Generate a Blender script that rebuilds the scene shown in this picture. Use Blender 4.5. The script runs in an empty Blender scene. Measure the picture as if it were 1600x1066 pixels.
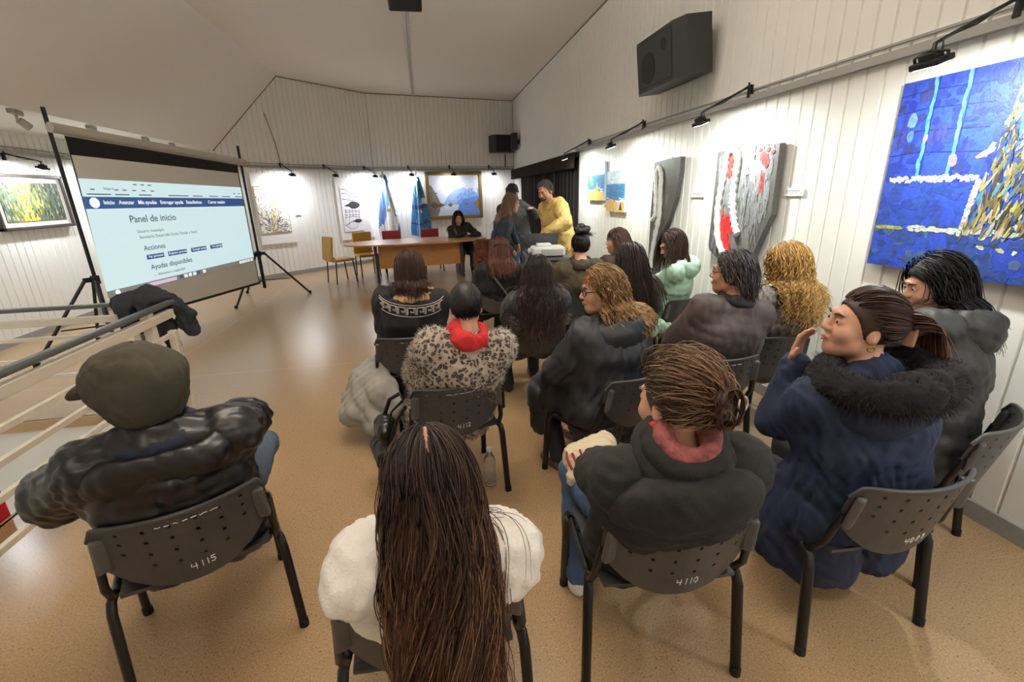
import bpy, bmesh, math, random
import numpy as np
from mathutils import Vector, Matrix, Euler

S = bpy.context.scene
COLL = S.collection
PI = math.pi
rnd = random.Random(7)

# ------------------------------------------------------------------ materials
def lin(r, g, b):
    def f(c):
        c /= 255.0
        return c / 12.92 if c <= 0.04045 else ((c + 0.055) / 1.055) ** 2.4
    return (f(r), f(g), f(b), 1.0)

MATS = {}
def mat(name, col, rough=0.6, metal=0.0, spec=0.5, noise=0.0, nscale=40.0, bump=0.0, bscale=60.0,
        emit=None, estr=0.0, sheen=0.0, trans=0.0, coat=0.0, attr=False, stretch=None, alpha=1.0):
    if name in MATS: return MATS[name]
    m = bpy.data.materials.new(name); m.use_nodes = True
    nt = m.node_tree; N = nt.nodes; L = nt.links
    b = N['Principled BSDF']
    c = lin(*col)
    b.inputs['Base Color'].default_value = c
    b.inputs['Roughness'].default_value = rough
    b.inputs['Metallic'].default_value = metal
    b.inputs['Specular IOR Level'].default_value = spec
    b.inputs['Coat Weight'].default_value = coat
    if sheen:
        b.inputs['Sheen Weight'].default_value = sheen
        b.inputs['Sheen Roughness'].default_value = 0.5
    if trans:
        b.inputs['Transmission Weight'].default_value = trans
        b.inputs['IOR'].default_value = 1.35
    if alpha < 1: b.inputs['Alpha'].default_value = alpha
    if emit:
        b.inputs['Emission Color'].default_value = lin(*emit)
        b.inputs['Emission Strength'].default_value = estr
    tc = None
    def coords():
        nonlocal tc
        if tc is None:
            t = N.new('ShaderNodeTexCoord')
            if stretch:
                mp = N.new('ShaderNodeMapping'); mp.inputs['Scale'].default_value = stretch
                L.new(t.outputs['Object'], mp.inputs['Vector']); tc = mp.outputs['Vector']
            else: tc = t.outputs['Object']
        return tc
    src = None
    if attr:
        a = N.new('ShaderNodeAttribute'); a.attribute_name = 'Col'; src = a.outputs['Color']
    if noise:
        n = N.new('ShaderNodeTexNoise'); n.inputs['Scale'].default_value = nscale; n.inputs['Detail'].default_value = 4
        L.new(coords(), n.inputs['Vector'])
        mr = N.new('ShaderNodeMapRange'); mr.inputs['From Min'].default_value = 0.3; mr.inputs['From Max'].default_value = 0.7
        mr.inputs['To Min'].default_value = 1 - noise; mr.inputs['To Max'].default_value = 1 + noise
        L.new(n.outputs['Fac'], mr.inputs['Value'])
        mx = N.new('ShaderNodeVectorMath'); mx.operation = 'SCALE'
        if src is not None: L.new(src, mx.inputs[0])
        else: mx.inputs[0].default_value = c[:3]
        L.new(mr.outputs['Result'], mx.inputs['Scale']); src = mx.outputs['Vector']
    if src is not None: L.new(src, b.inputs['Base Color'])
    if bump:
        n2 = N.new('ShaderNodeTexNoise'); n2.inputs['Scale'].default_value = bscale; n2.inputs['Detail'].default_value = 3
        L.new(coords(), n2.inputs['Vector'])
        bp = N.new('ShaderNodeBump'); bp.inputs['Strength'].default_value = bump; bp.inputs['Distance'].default_value = 0.004
        L.new(n2.outputs['Fac'], bp.inputs['Height']); L.new(bp.outputs['Normal'], b.inputs['Normal'])
    MATS[name] = m
    return m

# ------------------------------------------------------------------ mesh builder
def rotm(v): return Euler(v).to_matrix()
class MB:
    def __init__(s): s.v = []; s.f = []; s.c = []; s.mi = []; s.cur = None; s.m = 0; s.sm = []
    def add(s, vs, fs, smooth=False):
        o = len(s.v); s.v += [tuple(p) for p in vs]
        for f in fs:
            s.f.append(tuple(i + o for i in f)); s.c.append(s.cur); s.mi.append(s.m); s.sm.append(smooth)
    def box(s, c, size, rot=None, bev=0.0):
        sx, sy, sz = [a / 2 for a in size]
        R = Matrix.Identity(3) if rot is None else (rot if isinstance(rot, Matrix) else rotm(rot))
        if bev <= 0:
            P = [Vector((x, y, z)) for x in (-sx, sx) for y in (-sy, sy) for z in (-sz, sz)]
            F = [(0, 1, 3, 2), (4, 6, 7, 5), (0, 4, 5, 1), (2, 3, 7, 6), (0, 2, 6, 4), (1, 5, 7, 3)]
        else:
            bm = bmesh.new(); bmesh.ops.create_cube(bm, size=1)
            for v in bm.verts: v.co = Vector((v.co.x * 2 * sx, v.co.y * 2 * sy, v.co.z * 2 * sz))
            bmesh.ops.bevel(bm, geom=bm.edges[:], offset=min(bev, min(sx, sy, sz) * .95), segments=2, affect='EDGES', profile=.5)
            bm.verts.index_update()
            P = [v.co.copy() for v in bm.verts]; F = [tuple(v.index for v in f.verts) for f in bm.faces]; bm.free()
        c = Vector(c)
        s.add([c + R @ p for p in P], F)
    def cyl(s, a, b, r, r2=None, n=12, caps=True):
        a = Vector(a); b = Vector(b); r2 = r if r2 is None else r2
        d = (b - a).normalized(); x = d.orthogonal().normalized(); y = d.cross(x)
        P = []
        for q, rr in ((a, r), (b, r2)):
            P += [q + (x * math.cos(2 * PI * i / n) + y * math.sin(2 * PI * i / n)) * rr for i in range(n)]
        F = [(i, (i + 1) % n, n + (i + 1) % n, n + i) for i in range(n)]
        s.add(P, F, True)
        if caps:
            s.add(P[:n], [tuple(range(n - 1, -1, -1))]); s.add(P[n:], [tuple(range(n))])
    def tube(s, pts, r, n=8, caps=True, flat=1.0, up=None):
        pts = [Vector(p) for p in pts]; m = len(pts)
        rs = r if hasattr(r, '__len__') else [r] * m
        P = []; x = None
        for i, p in enumerate(pts):
            d = (pts[min(i + 1, m - 1)] - pts[max(i - 1, 0)]).normalized()
            if up is not None: x = Vector(up) - d * d.dot(Vector(up)); x.normalize()
            elif x is None: x = d.orthogonal().normalized()
            else: x = (x - d * d.dot(x)).normalized()
            y = d.cross(x)
            P += [p + (x * math.cos(2 * PI * k / n) + y * math.sin(2 * PI * k / n) * flat) * rs[i] for k in range(n)]
        F = []
        for i in range(m - 1):
            for k in range(n):
                F.append((i * n + k, i * n + (k + 1) % n, (i + 1) * n + (k + 1) % n, (i + 1) * n + k))
        s.add(P, F, n > 4)
        if caps:
            s.add(P[:n], [tuple(range(n - 1, -1, -1))]); s.add(P[-n:], [tuple(range(n))])
    def sph(s, c, r, R=None, nu=16, nv=10):
        r = (r, r, r) if not hasattr(r, '__len__') else r
        c = Vector(c); P = []; F = []
        R = R or Matrix.Identity(3)
        for j in range(nv + 1):
            t = PI * j / nv
            for i in range(nu):
                p = 2 * PI * i / nu
                P.append(c + R @ Vector((r[0] * math.sin(t) * math.cos(p), r[1] * math.sin(t) * math.sin(p), r[2] * math.cos(t))))
        for j in range(nv):
            for i in range(nu):
                F.append((j * nu + i, (j + 1) * nu + i, (j + 1) * nu + (i + 1) % nu, j * nu + (i + 1) % nu))
        s.add(P, F, True)
    def prism(s, poly, o, ex, ey, en, t):   # polygon in (ex,ey) at o, extruded along en by t
        o = Vector(o); ex = Vector(ex); ey = Vector(ey); en = Vector(en); n = len(poly)
        A = [o + ex * p[0] + ey * p[1] for p in poly]; B = [a + en * t for a in A]
        s.add(A + B, [tuple(range(n - 1, -1, -1)), tuple(range(n, 2 * n))] + [(i, (i + 1) % n, n + (i + 1) % n, n + i) for i in range(n)])
    def lathe(s, prof, c=(0, 0, 0), n=20):
        c = Vector(c); P = []; F = []; m = len(prof)
        for r, z in prof:
            P += [c + Vector((r * math.cos(2 * PI * i / n), r * math.sin(2 * PI * i / n), z)) for i in range(n)]
        for j in range(m - 1):
            for i in range(n): F.append((j * n + i, j * n + (i + 1) % n, (j + 1) * n + (i + 1) % n, (j + 1) * n + i))
        s.add(P, F, True)
    def quad(s, a, b, c, d): s.add([a, b, c, d], [(0, 1, 2, 3)])
    def build(s, name, m, parent=None, recalc=True, smooth=None):
        me = bpy.data.meshes.new(name); me.from_pydata(s.v, [], s.f)
        ms = m if isinstance(m, (list, tuple)) else [m]
        for q in ms: me.materials.append(q)
        me.polygons.foreach_set('material_index', s.mi)
        if recalc:
            bm = bmesh.new(); bm.from_mesh(me); bmesh.ops.recalc_face_normals(bm, faces=bm.faces); bm.to_mesh(me); bm.free()
        me.polygons.foreach_set('use_smooth', s.sm if smooth is None else [smooth] * len(s.f))
        if any(c is not None for c in s.c):
            at = me.attributes.new('Col', 'FLOAT_COLOR', 'FACE')
            at.data.foreach_set('color', [x for c in s.c for x in (c or (1, 1, 1, 1))])
        o = bpy.data.objects.new(name, me); COLL.objects.link(o)
        if parent: o.parent = parent
        return o

def tag(o, label, cat, group=None, kind=None):
    o['label'] = label; o['category'] = cat
    if group: o['group'] = group
    if kind: o['kind'] = kind
    return o
def thing(name, label, cat, loc=(0, 0, 0), rz=0.0, group=None):
    o = bpy.data.objects.new(name, None); COLL.objects.link(o); o.empty_display_size = .1
    o.location = loc; o.rotation_euler = (0, 0, rz)
    return tag(o, label, cat, group)
def struct(o): o['kind'] = 'structure'; return o
def dup(o, parent=None):
    c = o.copy(); COLL.objects.link(c); c.parent = parent
    for ch in o.children: dup(ch, c)
    return c
def text_mesh(name, s, size, m, parent, M, ext=.0004, align='LEFT', bold=0.0):
    cu = bpy.data.curves.new(name, 'FONT'); cu.body = s; cu.size = size; cu.extrude = ext; cu.align_x = align; cu.offset = bold
    cu.resolution_u = 3
    t = bpy.data.objects.new('txt', cu); COLL.objects.link(t)
    dg = bpy.context.evaluated_depsgraph_get()
    me = bpy.data.meshes.new_from_object(t.evaluated_get(dg)); me.name = name
    bpy.data.objects.remove(t); bpy.data.curves.remove(cu)
    me.transform(M); me.materials.clear(); me.materials.append(m)
    o = bpy.data.objects.new(name, me); COLL.objects.link(o); o.parent = parent
    return o
def frame(o, ex, ey):       # 4x4 matrix with axes ex, ey and their cross product
    ex = Vector(ex).normalized(); ey = Vector(ey).normalized(); ez = ex.cross(ey)
    M = Matrix((ex, ey, ez)).transposed().to_4x4(); M.translation = Vector(o)
    return M
# ------------------------------------------------------------------ camera (a wide lens held at standing eye height)
cam = bpy.data.objects.new('camera', bpy.data.cameras.new('camera')); COLL.objects.link(cam)
fpx = 715.0
cam.data.sensor_width = 36.0; cam.data.sensor_fit = 'HORIZONTAL'; cam.data.lens = fpx / 1600 * 36.0
cam.data.clip_start = .02
_dn = Vector((60, 2217, fpx)).normalized(); _Z = -_dn
_y1 = 533 - (fpx * fpx + (660 - 800) * 60) / 2217
_Y = Vector((660 - 800, _y1 - 533, fpx)).normalized(); _X = _Y.cross(_Z)
RW = Matrix((_X, _Y, _Z))                      # world <- image axes (right, down, forward)
right = RW @ Vector((1, 0, 0)); upv = RW @ Vector((0, -1, 0)); back = RW @ Vector((0, 0, -1))
Mc = Matrix((right, upv, back)).transposed().to_4x4(); Mc.translation = Vector((0, 0, 1.6))
cam.matrix_world = Mc
S.camera = cam

# ------------------------------------------------------------------ room
XR, XL, YB = 2.57, -5.0, -2.6
K = Vector((-1.15, 12.6, 0)); CR = Vector((XR, 13.4, 0)); LJ = Vector((XL, 8.78, 0))
ZC, ZS, XRI, XSO = 3.97, 2.5, -2.7, -3.75
M_wall = mat('painted_white_planks', (232, 231, 225), rough=.5)
M_ceil = mat('ceiling_plaster', (226, 220, 212), rough=.9, noise=.03, nscale=200, bump=.12, bscale=260)
M_base = mat('baseboard_grey', (148, 145, 142), rough=.5, noise=.05)
M_rail = mat('rail_grey', (150, 150, 146), rough=.4)
M_black = mat('black_metal', (26, 26, 27), rough=.45, metal=.3)
M_white = mat('white_paint', (228, 226, 218), rough=.45)

def plank_wall(name, a, b, nrm, z0, z1, pitch=.117, top=None):
    """vertical tongue-and-groove boards from a to b; nrm points into the room; top(s) trims the upper edge"""
    a = Vector((a[0], a[1], 0)); b = Vector((b[0], b[1], 0)); d = (b - a); Ln = d.length; d.normalize(); nrm = Vector(nrm)
    mb = MB(); g = .008; dep = .016; s = 0.0
    zt = top or (lambda q: z1)
    while s < Ln - 1e-4:
        e = min(s + pitch, Ln)
        pr = [(s, -dep), (s + g, 0), (e - g, 0), (e, -dep)]
        P = []
        for q, o in pr:
            P.append(a + d * q + nrm * o + Vector((0, 0, z0))); P.append(a + d * q + nrm * o + Vector((0, 0, zt(q))))
        mb.add(P, [(0, 2, 3, 1), (2, 4, 5, 3), (4, 6, 7, 5)])
        s = e
    return struct(mb.build(name, M_wall, recalc=False))
def inward(a, b, c=(0, 5)):
    d = Vector((b[0] - a[0], b[1] - a[1], 0)); nn = Vector((d.y, -d.x, 0)).normalized()
    if nn.dot(Vector((c[0] - a[0], c[1] - a[1], 0))) < 0: nn = -nn
    return nn
N_R = Vector((-1, 0, 0)); N_L = Vector((1, 0, 0))
N_rear = inward(K, CR); N_obl = inward(K, LJ)
D_rear = (CR - K).normalized(); D_obl = (LJ - K).normalized()
DOOR0, DOOR1 = 7.72, 12.4           # curtained opening in the right wall
plank_wall('wall_right', (XR, YB), (XR, DOOR0), N_R, 0, ZC)
plank_wall('wall_right_over_doorway', (XR, DOOR0), (XR, DOOR1), N_R, 2.2, ZC)
plank_wall('wall_right_corner', (XR, DOOR1), CR, N_R, 0, ZC)
plank_wall('wall_rear', K, CR, N_rear, 0, ZC)
def obl_top(s):
    x = K.x + D_obl.x * s
    if x >= XRI: return ZC
    if x >= XSO: return ZC + (XRI - x) / (XRI - XSO) * (ZS - ZC)
    return ZS
plank_wall('wall_oblique', K, LJ, N_obl, 0, ZC, top=obl_top)
plank_wall('wall_left', (XL, LJ.y), (XL, YB), N_L, -1.4, ZS)
plank_wall('wall_back', (XL, YB), (XR, YB), Vector((0, 1, 0)), 0, ZC)
# ceiling: flat field, steep slope on the left, low soffit
mb = MB()
mb.add([(XRI, YB, ZC), (XR + .3, YB, ZC), (XR + .3, 14, ZC), (XRI, 14, ZC)], [(0, 1, 2, 3)])
struct(mb.build('ceiling', M_ceil))
mb = MB(); mb.quad((XRI, YB, ZC), (XRI, 14, ZC), (XSO, 14, ZS), (XSO, YB, ZS))
struct(mb.build('ceiling_slope', M_ceil))
mb = MB(); mb.box(((XL + XSO) / 2 - .1, (YB + 11) / 2, ZS + .03), (XSO - XL + .2, 11 - YB, .06))
struct(mb.build('ceiling_soffit', M_white))
# thin dark joint lines where wall meets ceiling
M_joint = mat('joint_shadow_strip', (120, 108, 98), rough=.8)
mb = MB()
mb.tube([(XRI, K.y + (XRI - K.x) / D_obl.x * D_obl.y, ZC - .008), (K.x, K.y, ZC - .008), (CR.x, CR.y, ZC - .008), (XR, YB, ZC - .008)], .012, n=4)
q = K + D_obl * ((XSO - K.x) / D_obl.x); r = K + D_obl * ((XRI - K.x) / D_obl.x)
mb.tube([(r.x, r.y, ZC), (q.x, q.y, ZS)], .012, n=4)
struct(mb.build('trim_ceiling', M_joint))

# floor with the stairwell cut out
WX, WY0, WY1 = -2.33, -.2, 3.86
def floor_material():
    m = bpy.data.materials.new('speckled_vinyl_floor'); m.use_nodes = True
    nt = m.node_tree; N = nt.nodes; L = nt.links; b = N['Principled BSDF']
    tc = N.new('ShaderNodeTexCoord')
    def noise(sc, det=2, rough=.5):
        n = N.new('ShaderNodeTexNoise'); n.inputs['Scale'].default_value = sc; n.inputs['Detail'].default_value = det
        n.inputs['Roughness'].default_value = rough
        L.new(tc.outputs['Object'], n.inputs['Vector']); return n.outputs['Fac']
    r = N.new('ShaderNodeValToRGB'); r.color_ramp.elements[0].position = .30; r.color_ramp.elements[1].position = .70
    r.color_ramp.elements[0].color = lin(138, 110, 78); r.color_ramp.elements[1].color = lin(186, 158, 122)
    e = r.color_ramp.elements.new(.5); e.color = lin(164, 135, 100)
    L.new(noise(130, 4, .75), r.inputs['Fac'])
    v = N.new('ShaderNodeTexVoronoi'); v.inputs['Scale'].default_value = 56; L.new(tc.outputs['Object'], v.inputs['Vector'])
    rr = N.new('ShaderNodeValToRGB'); rr.color_ramp.elements[0].position = .10; rr.color_ramp.elements[1].position = .19
    rr.color_ramp.elements[0].color = (1, 1, 1, 1); rr.color_ramp.elements[1].color = (0, 0, 0, 1)
    L.new(v.outputs['Distance'], rr.inputs['Fac'])
    mm = N.new('ShaderNodeMath'); mm.operation = 'MULTIPLY'; L.new(rr.outputs['Color'], mm.inputs[0])
    gt = N.new('ShaderNodeMath'); gt.operation = 'GREATER_THAN'; gt.inputs[1].default_value = .5
    sx = N.new('ShaderNodeSeparateColor'); L.new(v.outputs['Color'], sx.inputs[0]); L.new(sx.outputs[0], gt.inputs[0])
    L.new(gt.outputs[0], mm.inputs[1])
    m2 = N.new('ShaderNodeMath'); m2.operation = 'MULTIPLY'; m2.inputs[1].default_value = .75; L.new(mm.outputs[0], m2.inputs[0])
    mx = N.new('ShaderNodeMix'); mx.data_type = 'RGBA'; L.new(m2.outputs[0], mx.inputs['Factor']); L.new(r.outputs['Color'], mx.inputs[6])
    mx.inputs[7].default_value = lin(92, 64, 40)
    # sheet joints every 2 m
    sp = N.new('ShaderNodeSeparateXYZ'); L.new(tc.outputs['Object'], sp.inputs[0])
    seam = None
    for ax, per in (('X', 1.35), ('Y', 2.3)):
        a = N.new('ShaderNodeMath'); a.operation = 'PINGPONG'; a.inputs[1].default_value = per; L.new(sp.outputs[ax], a.inputs[0])
        c = N.new('ShaderNodeMath'); c.operation = 'LESS_THAN'; c.inputs[1].default_value = .0035; L.new(a.outputs[0], c.inputs[0])
        if seam is None: seam = c.outputs[0]
        else:
            o = N.new('ShaderNodeMath'); o.operation = 'MAXIMUM'; L.new(seam, o.inputs[0]); L.new(c.outputs[0], o.inputs[1]); seam = o.outputs[0]
    mx2 = N.new('ShaderNodeMix'); mx2.data_type = 'RGBA'
    sc = N.new('ShaderNodeMath'); sc.operation = 'MULTIPLY'; sc.inputs[1].default_value = .35; L.new(seam, sc.inputs[0])
    L.new(sc.outputs[0], mx2.inputs['Factor']); L.new(mx.outputs[2], mx2.inputs[6]); mx2.inputs[7].default_value = lin(222, 196, 150)
    L.new(mx2.outputs[2], b.inputs['Base Color'])
    b.inputs['Roughness'].default_value = .23
    b.inputs['Specular IOR Level'].default_value = .6
    bp = N.new('ShaderNodeBump'); bp.inputs['Strength'].default_value = .03; bp.inputs['Distance'].default_value = .003
    L.new(noise(9, 1), bp.inputs['Height']); L.new(bp.outputs['Normal'], b.inputs['Normal'])
    return m
M_floor = floor_material()
mb = MB()
mb.quad((WX, YB - .1, 0), (XR + 1, YB - .1, 0), (XR + 1, 14, 0), (WX, 14, 0))
mb.quad((XL, WY1, 0), (WX, WY1, 0), (WX, 14, 0), (XL, 14, 0))
mb.quad((XL, YB - .1, 0), (WX, YB - .1, 0), (WX, WY0, 0), (XL, WY0, 0))
struct(mb.build('floor', M_floor))
mb = MB()    # stairwell lining and the lower landing
mb.quad((XL, WY1, -.02), (WX, WY1, -.02), (WX, WY1, -1.4), (XL, WY1, -1.4))
mb.quad((WX, WY0, -.02), (WX, WY1, -.02), (WX, WY1, -1.4), (WX, WY0, -1.4))
mb.quad((XL, WY0, -.02), (WX, WY0, -.02), (WX, WY0, -1.4), (XL, WY0, -1.4))
mb.quad((XL, WY0, -1.4), (WX, WY0, -1.4), (WX, WY1, -1.4), (XL, WY1, -1.4))
struct(mb.build('wall_stairwell', M_white))
mb = MB()
mb.box(((XL + WX) / 2, WY1 + .0, -.04), (WX - XL, .03, .08)); mb.box((WX, (WY0 + WY1) / 2, -.04), (.03, WY1 - WY0, .08))
struct(mb.build('trim_stairwell', mat('tan_edge', (176, 146, 106), rough=.5)))
# baseboards
def skirting(name, a, b, nrm, h=.09):
    a = Vector((a[0], a[1], 0)); b = Vector((b[0], b[1], 0)); c = (a + b) / 2 + nrm * .008; d = b - a
    m = MB(); m.box((c.x, c.y, h / 2), (d.length, .016, h), rot=(0, 0, math.atan2(d.y, d.x)))
    return struct(m.build(name, M_base))
skirting('baseboard_right', (XR, YB), (XR, DOOR0), N_R); skirting('baseboard_rear', K, CR, N_rear)
skirting('baseboard_oblique', K, LJ, N_obl); skirting('baseboard_left', (XL, WY1), (XL, LJ.y), N_L)
# hanging rail at 2.25 m all round
def rail(name, a, b, nrm):
    a = Vector((a[0], a[1], 0)); b = Vector((b[0], b[1], 0)); c = (a + b) / 2 + nrm * .02; d = b - a
    m = MB(); m.box((c.x, c.y, 2.25), (d.length, .04, .045), rot=(0, 0, math.atan2(d.y, d.x)))
    m.box((c.x - nrm.x * .012, c.y - nrm.y * .012, 2.31), (d.length, .016, .012), rot=(0, 0, math.atan2(d.y, d.x)))
    return struct(m.build(name, M_rail))
rail('trim_rail_right', (XR, YB), (XR, DOOR0 + .05), N_R); rail('trim_rail_rear', K, CR, N_rear)
rail('trim_rail_oblique', K, LJ, N_obl); rail('trim_rail_left', LJ, (XL, YB), N_L)
# ------------------------------------------------------------------ curtained doorway
def wavy_curtain(name, p0, p1, z0, z1, m, amp, wl, parent, th=.006, seed=0):
    r = random.Random(seed)
    p0 = Vector(p0); p1 = Vector(p1); d = p1 - p0; Ln = d.length; d.normalize(); nn = Vector((-d.y, d.x, 0))
    n = int(Ln / wl * 8); mb = MB(); rows = 6; P = []
    ph = [r.uniform(-.8, .8) for _ in range(n + 1)]
    for side in (0, 1):
        for j in range(rows + 1):
            for i in range(n + 1):
                s = Ln * i / n; a = amp * (.75 + .25 * (1 - j / rows))
                o = a * math.sin(2 * PI * s / wl + .5 * ph[(i // 8) * 8 if i < n else n]) + a * .35 * math.sin(2 * PI * s / wl * 2.3 + 1)
                P.append(p0 + d * s + nn * (o + th * side) + Vector((0, 0, z0 + (z1 - z0) * j / rows)))
    F = []; st = (rows + 1) * (n + 1)
    for side in (0, 1):
        for j in range(rows):
            for i in range(n):
                a = side * st + j * (n + 1) + i; F.append((a, a + 1, a + n + 2, a + n + 1))
    for i in range(n):
        F.append((i, i + 1, st + i + 1, st + i)); k = rows * (n + 1) + i; F.append((k, k + 1, st + k + 1, st + k))
    mb.add(P, F, True)
    return mb.build(name, m, parent)
M_curt = mat('dark_brown_curtain', (30, 21, 18), rough=.9, noise=.3, nscale=6, sheen=.1)
M_val = mat('brown_gathered_valance', (44, 32, 26), rough=.9, noise=.35, nscale=14, stretch=(1, 3, .5))
t = thing('doorway_curtain', 'dark brown floor-length curtain closing the doorway in the right wall', 'curtain', (XR, 10, 0))
wavy_curtain('curtain_panel', (.05, -2.3, 0), (.05, .1, 0), .02, 2.1, M_curt, .035, .22, t, seed=3)
wavy_curtain('curtain_panel', (.05, .1, 0), (.05, 2.42, 0), .02, 2.1, M_curt, .035, .22, t, seed=4)
t2 = thing('curtain_valance', 'gathered brown valance hanging across the top of the curtained doorway', 'curtain valance', (XR, 10.3, 0))
wavy_curtain('gathered_cloth', (-.09, -2.62, 0), (-.09, 2.95, 0), 1.97, 2.21, M_val, .022, .075, t2, seed=5)
mb = MB(); mb.box((-.055, .16, 2.2), (.1, 5.5, .03)); mb.build('pelmet_board', M_val, t2)
mb = MB(); mb.box((XR + .5, 10, 1.1), (.02, 5.4, 2.3)); mb.box((XR + .25, DOOR0 - .01, 1.1), (.5, .02, 2.3)); mb.box((XR + .25, DOOR1 + .01, 1.1), (.5, .02, 2.3))
struct(mb.build('wall_beyond_doorway', mat('dark_passage', (40, 36, 34), rough=.9)))

# ------------------------------------------------------------------ picture lamps on the rail
M_lamp = mat('led_panel_lit', (255, 255, 255), emit=(236, 243, 255), estr=14)
LAMPS = []
def picture_lamp(o, nrm, z_att, z_head, out, label, power=40, lit=True, spread=1.25, col=(.90, .95, 1.0), aim=.95, group='picture lamps on the rail'):
    """arm clipped to the rail, carrying a small floodlight turned back to the wall"""
    o = Vector(o); nrm = Vector(nrm); sd = Vector((-nrm.y, nrm.x, 0))
    t = thing('picture_lamp', label, 'picture lamp', (o.x, o.y, 2.25), 0, group)
    A = nrm * .045 + Vector((0, 0, z_att - 2.25)); H = nrm * out + Vector((0, 0, z_head - 2.25))
    mb = MB(); mb.box(A - nrm * .015 + Vector((0, 0, -.03)), (.03, .03, .09), rot=(0, 0, math.atan2(nrm.y, nrm.x)))
    mb.build('rail_clip', M_black, t)
    mb = MB(); mb.tube([A + Vector((0, 0, .03)), A + Vector((0, 0, 0)), H + Vector((0, 0, .085)) - nrm * .03, H + Vector((0, 0, .07)), H + Vector((0, 0, .03))], .0085, n=6)
    mb.tube([A + Vector((0, 0, .012)), (A + H) / 2 + Vector((0, 0, .02)), H + Vector((0, 0, .08)) + sd * .03, H + sd * .035 + Vector((0, 0, .04)), H + sd * .01], .004, n=5)
    mb.build('arm', M_black, t)
    tgt = Vector((0, 0, aim - 2.25)); dr = (tgt - H).normalized()
    ex = sd; ey = dr.cross(ex).normalized()
    Mx = Matrix((ex, ey, dr)).transposed()
    mb = MB(); mb.box(H, (.125, .085, .026), rot=Mx, bev=.006); mb.box(H - dr * .025, (.07, .05, .03), rot=Mx, bev=.005)
    mb.tube([H + ex * .068 - dr * .03, H + ex * .068, ], .006, n=5); mb.tube([H - ex * .068 - dr * .03, H - ex * .068], .006, n=5)
    mb.tube([H + ex * .068 - dr * .03, H - dr * .045, H - ex * .068 - dr * .03], .005, n=5)
    mb.build('lamp_head', M_black, t)
    mb = MB(); mb.box(H + dr * .0135, (.10, .062, .003), rot=Mx); mb.build('light_panel', M_lamp if lit else mat('led_panel_off', (190, 190, 180)), t)
    if lit:
        li = bpy.data.lights.new('lamp_beam', 'AREA'); li.energy = power; li.shape = 'RECTANGLE'; li.size = .10; li.size_y = .062; li.color = col
        lo = bpy.data.objects.new('lamp_beam', li); COLL.objects.link(lo)
        lo.parent = t; lo.location = H + dr * .03
        lo.rotation_euler = dr.to_track_quat('-Z', 'Y').to_euler()
    return t
PW = 24
for y, lb, lit in ((1.83, 'black picture lamp on the rail above the blue abstract painting', .8),
              (3.53, 'black picture lamp lighting the grey relief with red spray paint', 1),
              (5.33, 'black picture lamp between the two seascapes and the narrow grey relief', .9),
              (7.14, 'black picture lamp beside the curtained doorway on the right wall', .9)):
    picture_lamp((XR, y, 0), N_R, 2.33, 2.08, .42, lb, PW * lit, col=(.92, 1.0, .95))
for s, lb, lit in ((2.43, 'black picture lamp over the yellow and black splatter picture', 1), (1.41, 'unlit black picture lamp between the splatter picture and the ink drawing', 0), (.31, 'black picture lamp by the striped flag beside the ink drawing', 1.1)):
    picture_lamp(K + D_obl * s, N_obl, 2.31, 2.07, .42, lb, PW * lit, lit > 0, col=(.90, .93, 1.0))
for s, lb, lit in ((.86, 'small black picture lamp between the two flags', .95), (1.94, 'black picture lamp over the gilt framed mountain landscape', .35), (3.05, 'black picture lamp right of the mountain landscape', .35)):
    picture_lamp(K + D_rear * s, N_rear, 2.33, 2.1, .42, lb, PW * lit, lit > 0, col=(.90, .93, 1.0))
picture_lamp((XL, 7.02, 0), N_L, 2.22, 2.05, .40, 'black picture lamp over the framed forest painting at far left', PW)
picture_lamp((XL, 8.5, 0), N_L, 2.3, 2.1, .40, 'black picture lamp glimpsed between the screen and its right pole', PW * 1.1)
for y in (0.2, -1.7): picture_lamp((XR, y, 0), N_R, 2.33, 2.08, .42, 'added unseen black picture lamp on the right wall behind the last row of chairs', PW * .7)  # out of view, added for bounce light off the right wall
for y in (5.0, 3.0, -.5): picture_lamp((XL, y, 0), N_L, 2.22, 2.05, .40, 'added unseen black picture lamp on the left wall over the stairwell', PW * .85)  # unseen too, added so the left wall bounces light into the room

# added unseen fill lamps washing the ceiling, above and behind the photographer
for y, e in ((2.6, 210), (-.6, 70)):
    t = thing('added_fill_uplight', 'added unseen black fill uplight hanging under the ceiling above the last rows of chairs', 'fill light', (-.05, y, 3.2), 0, 'added fill uplights above the audience')
    m = MB(); m.box((0, 0, 0), (.5, .3, .08), bev=.02); m.build('lamp_housing', M_black, t)
    m = MB(); m.cyl((0, 0, .04), (0, 0, ZC - 3.2), .012); m.build('suspension_rod', M_black, t)
    m = MB(); m.box((0, 0, .043), (.44, .24, .006)); m.build('light_panel', M_lamp, t)
    li = bpy.data.lights.new('fill_uplight_beam', 'AREA'); li.shape = 'RECTANGLE'; li.size = .44; li.size_y = .24; li.energy = e; li.color = (1, .93, .84)
    lo = bpy.data.objects.new('fill_uplight_beam', li); COLL.objects.link(lo); lo.parent = t; lo.location = (0, 0, .06); lo.rotation_euler = (PI, 0, 0)
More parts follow.
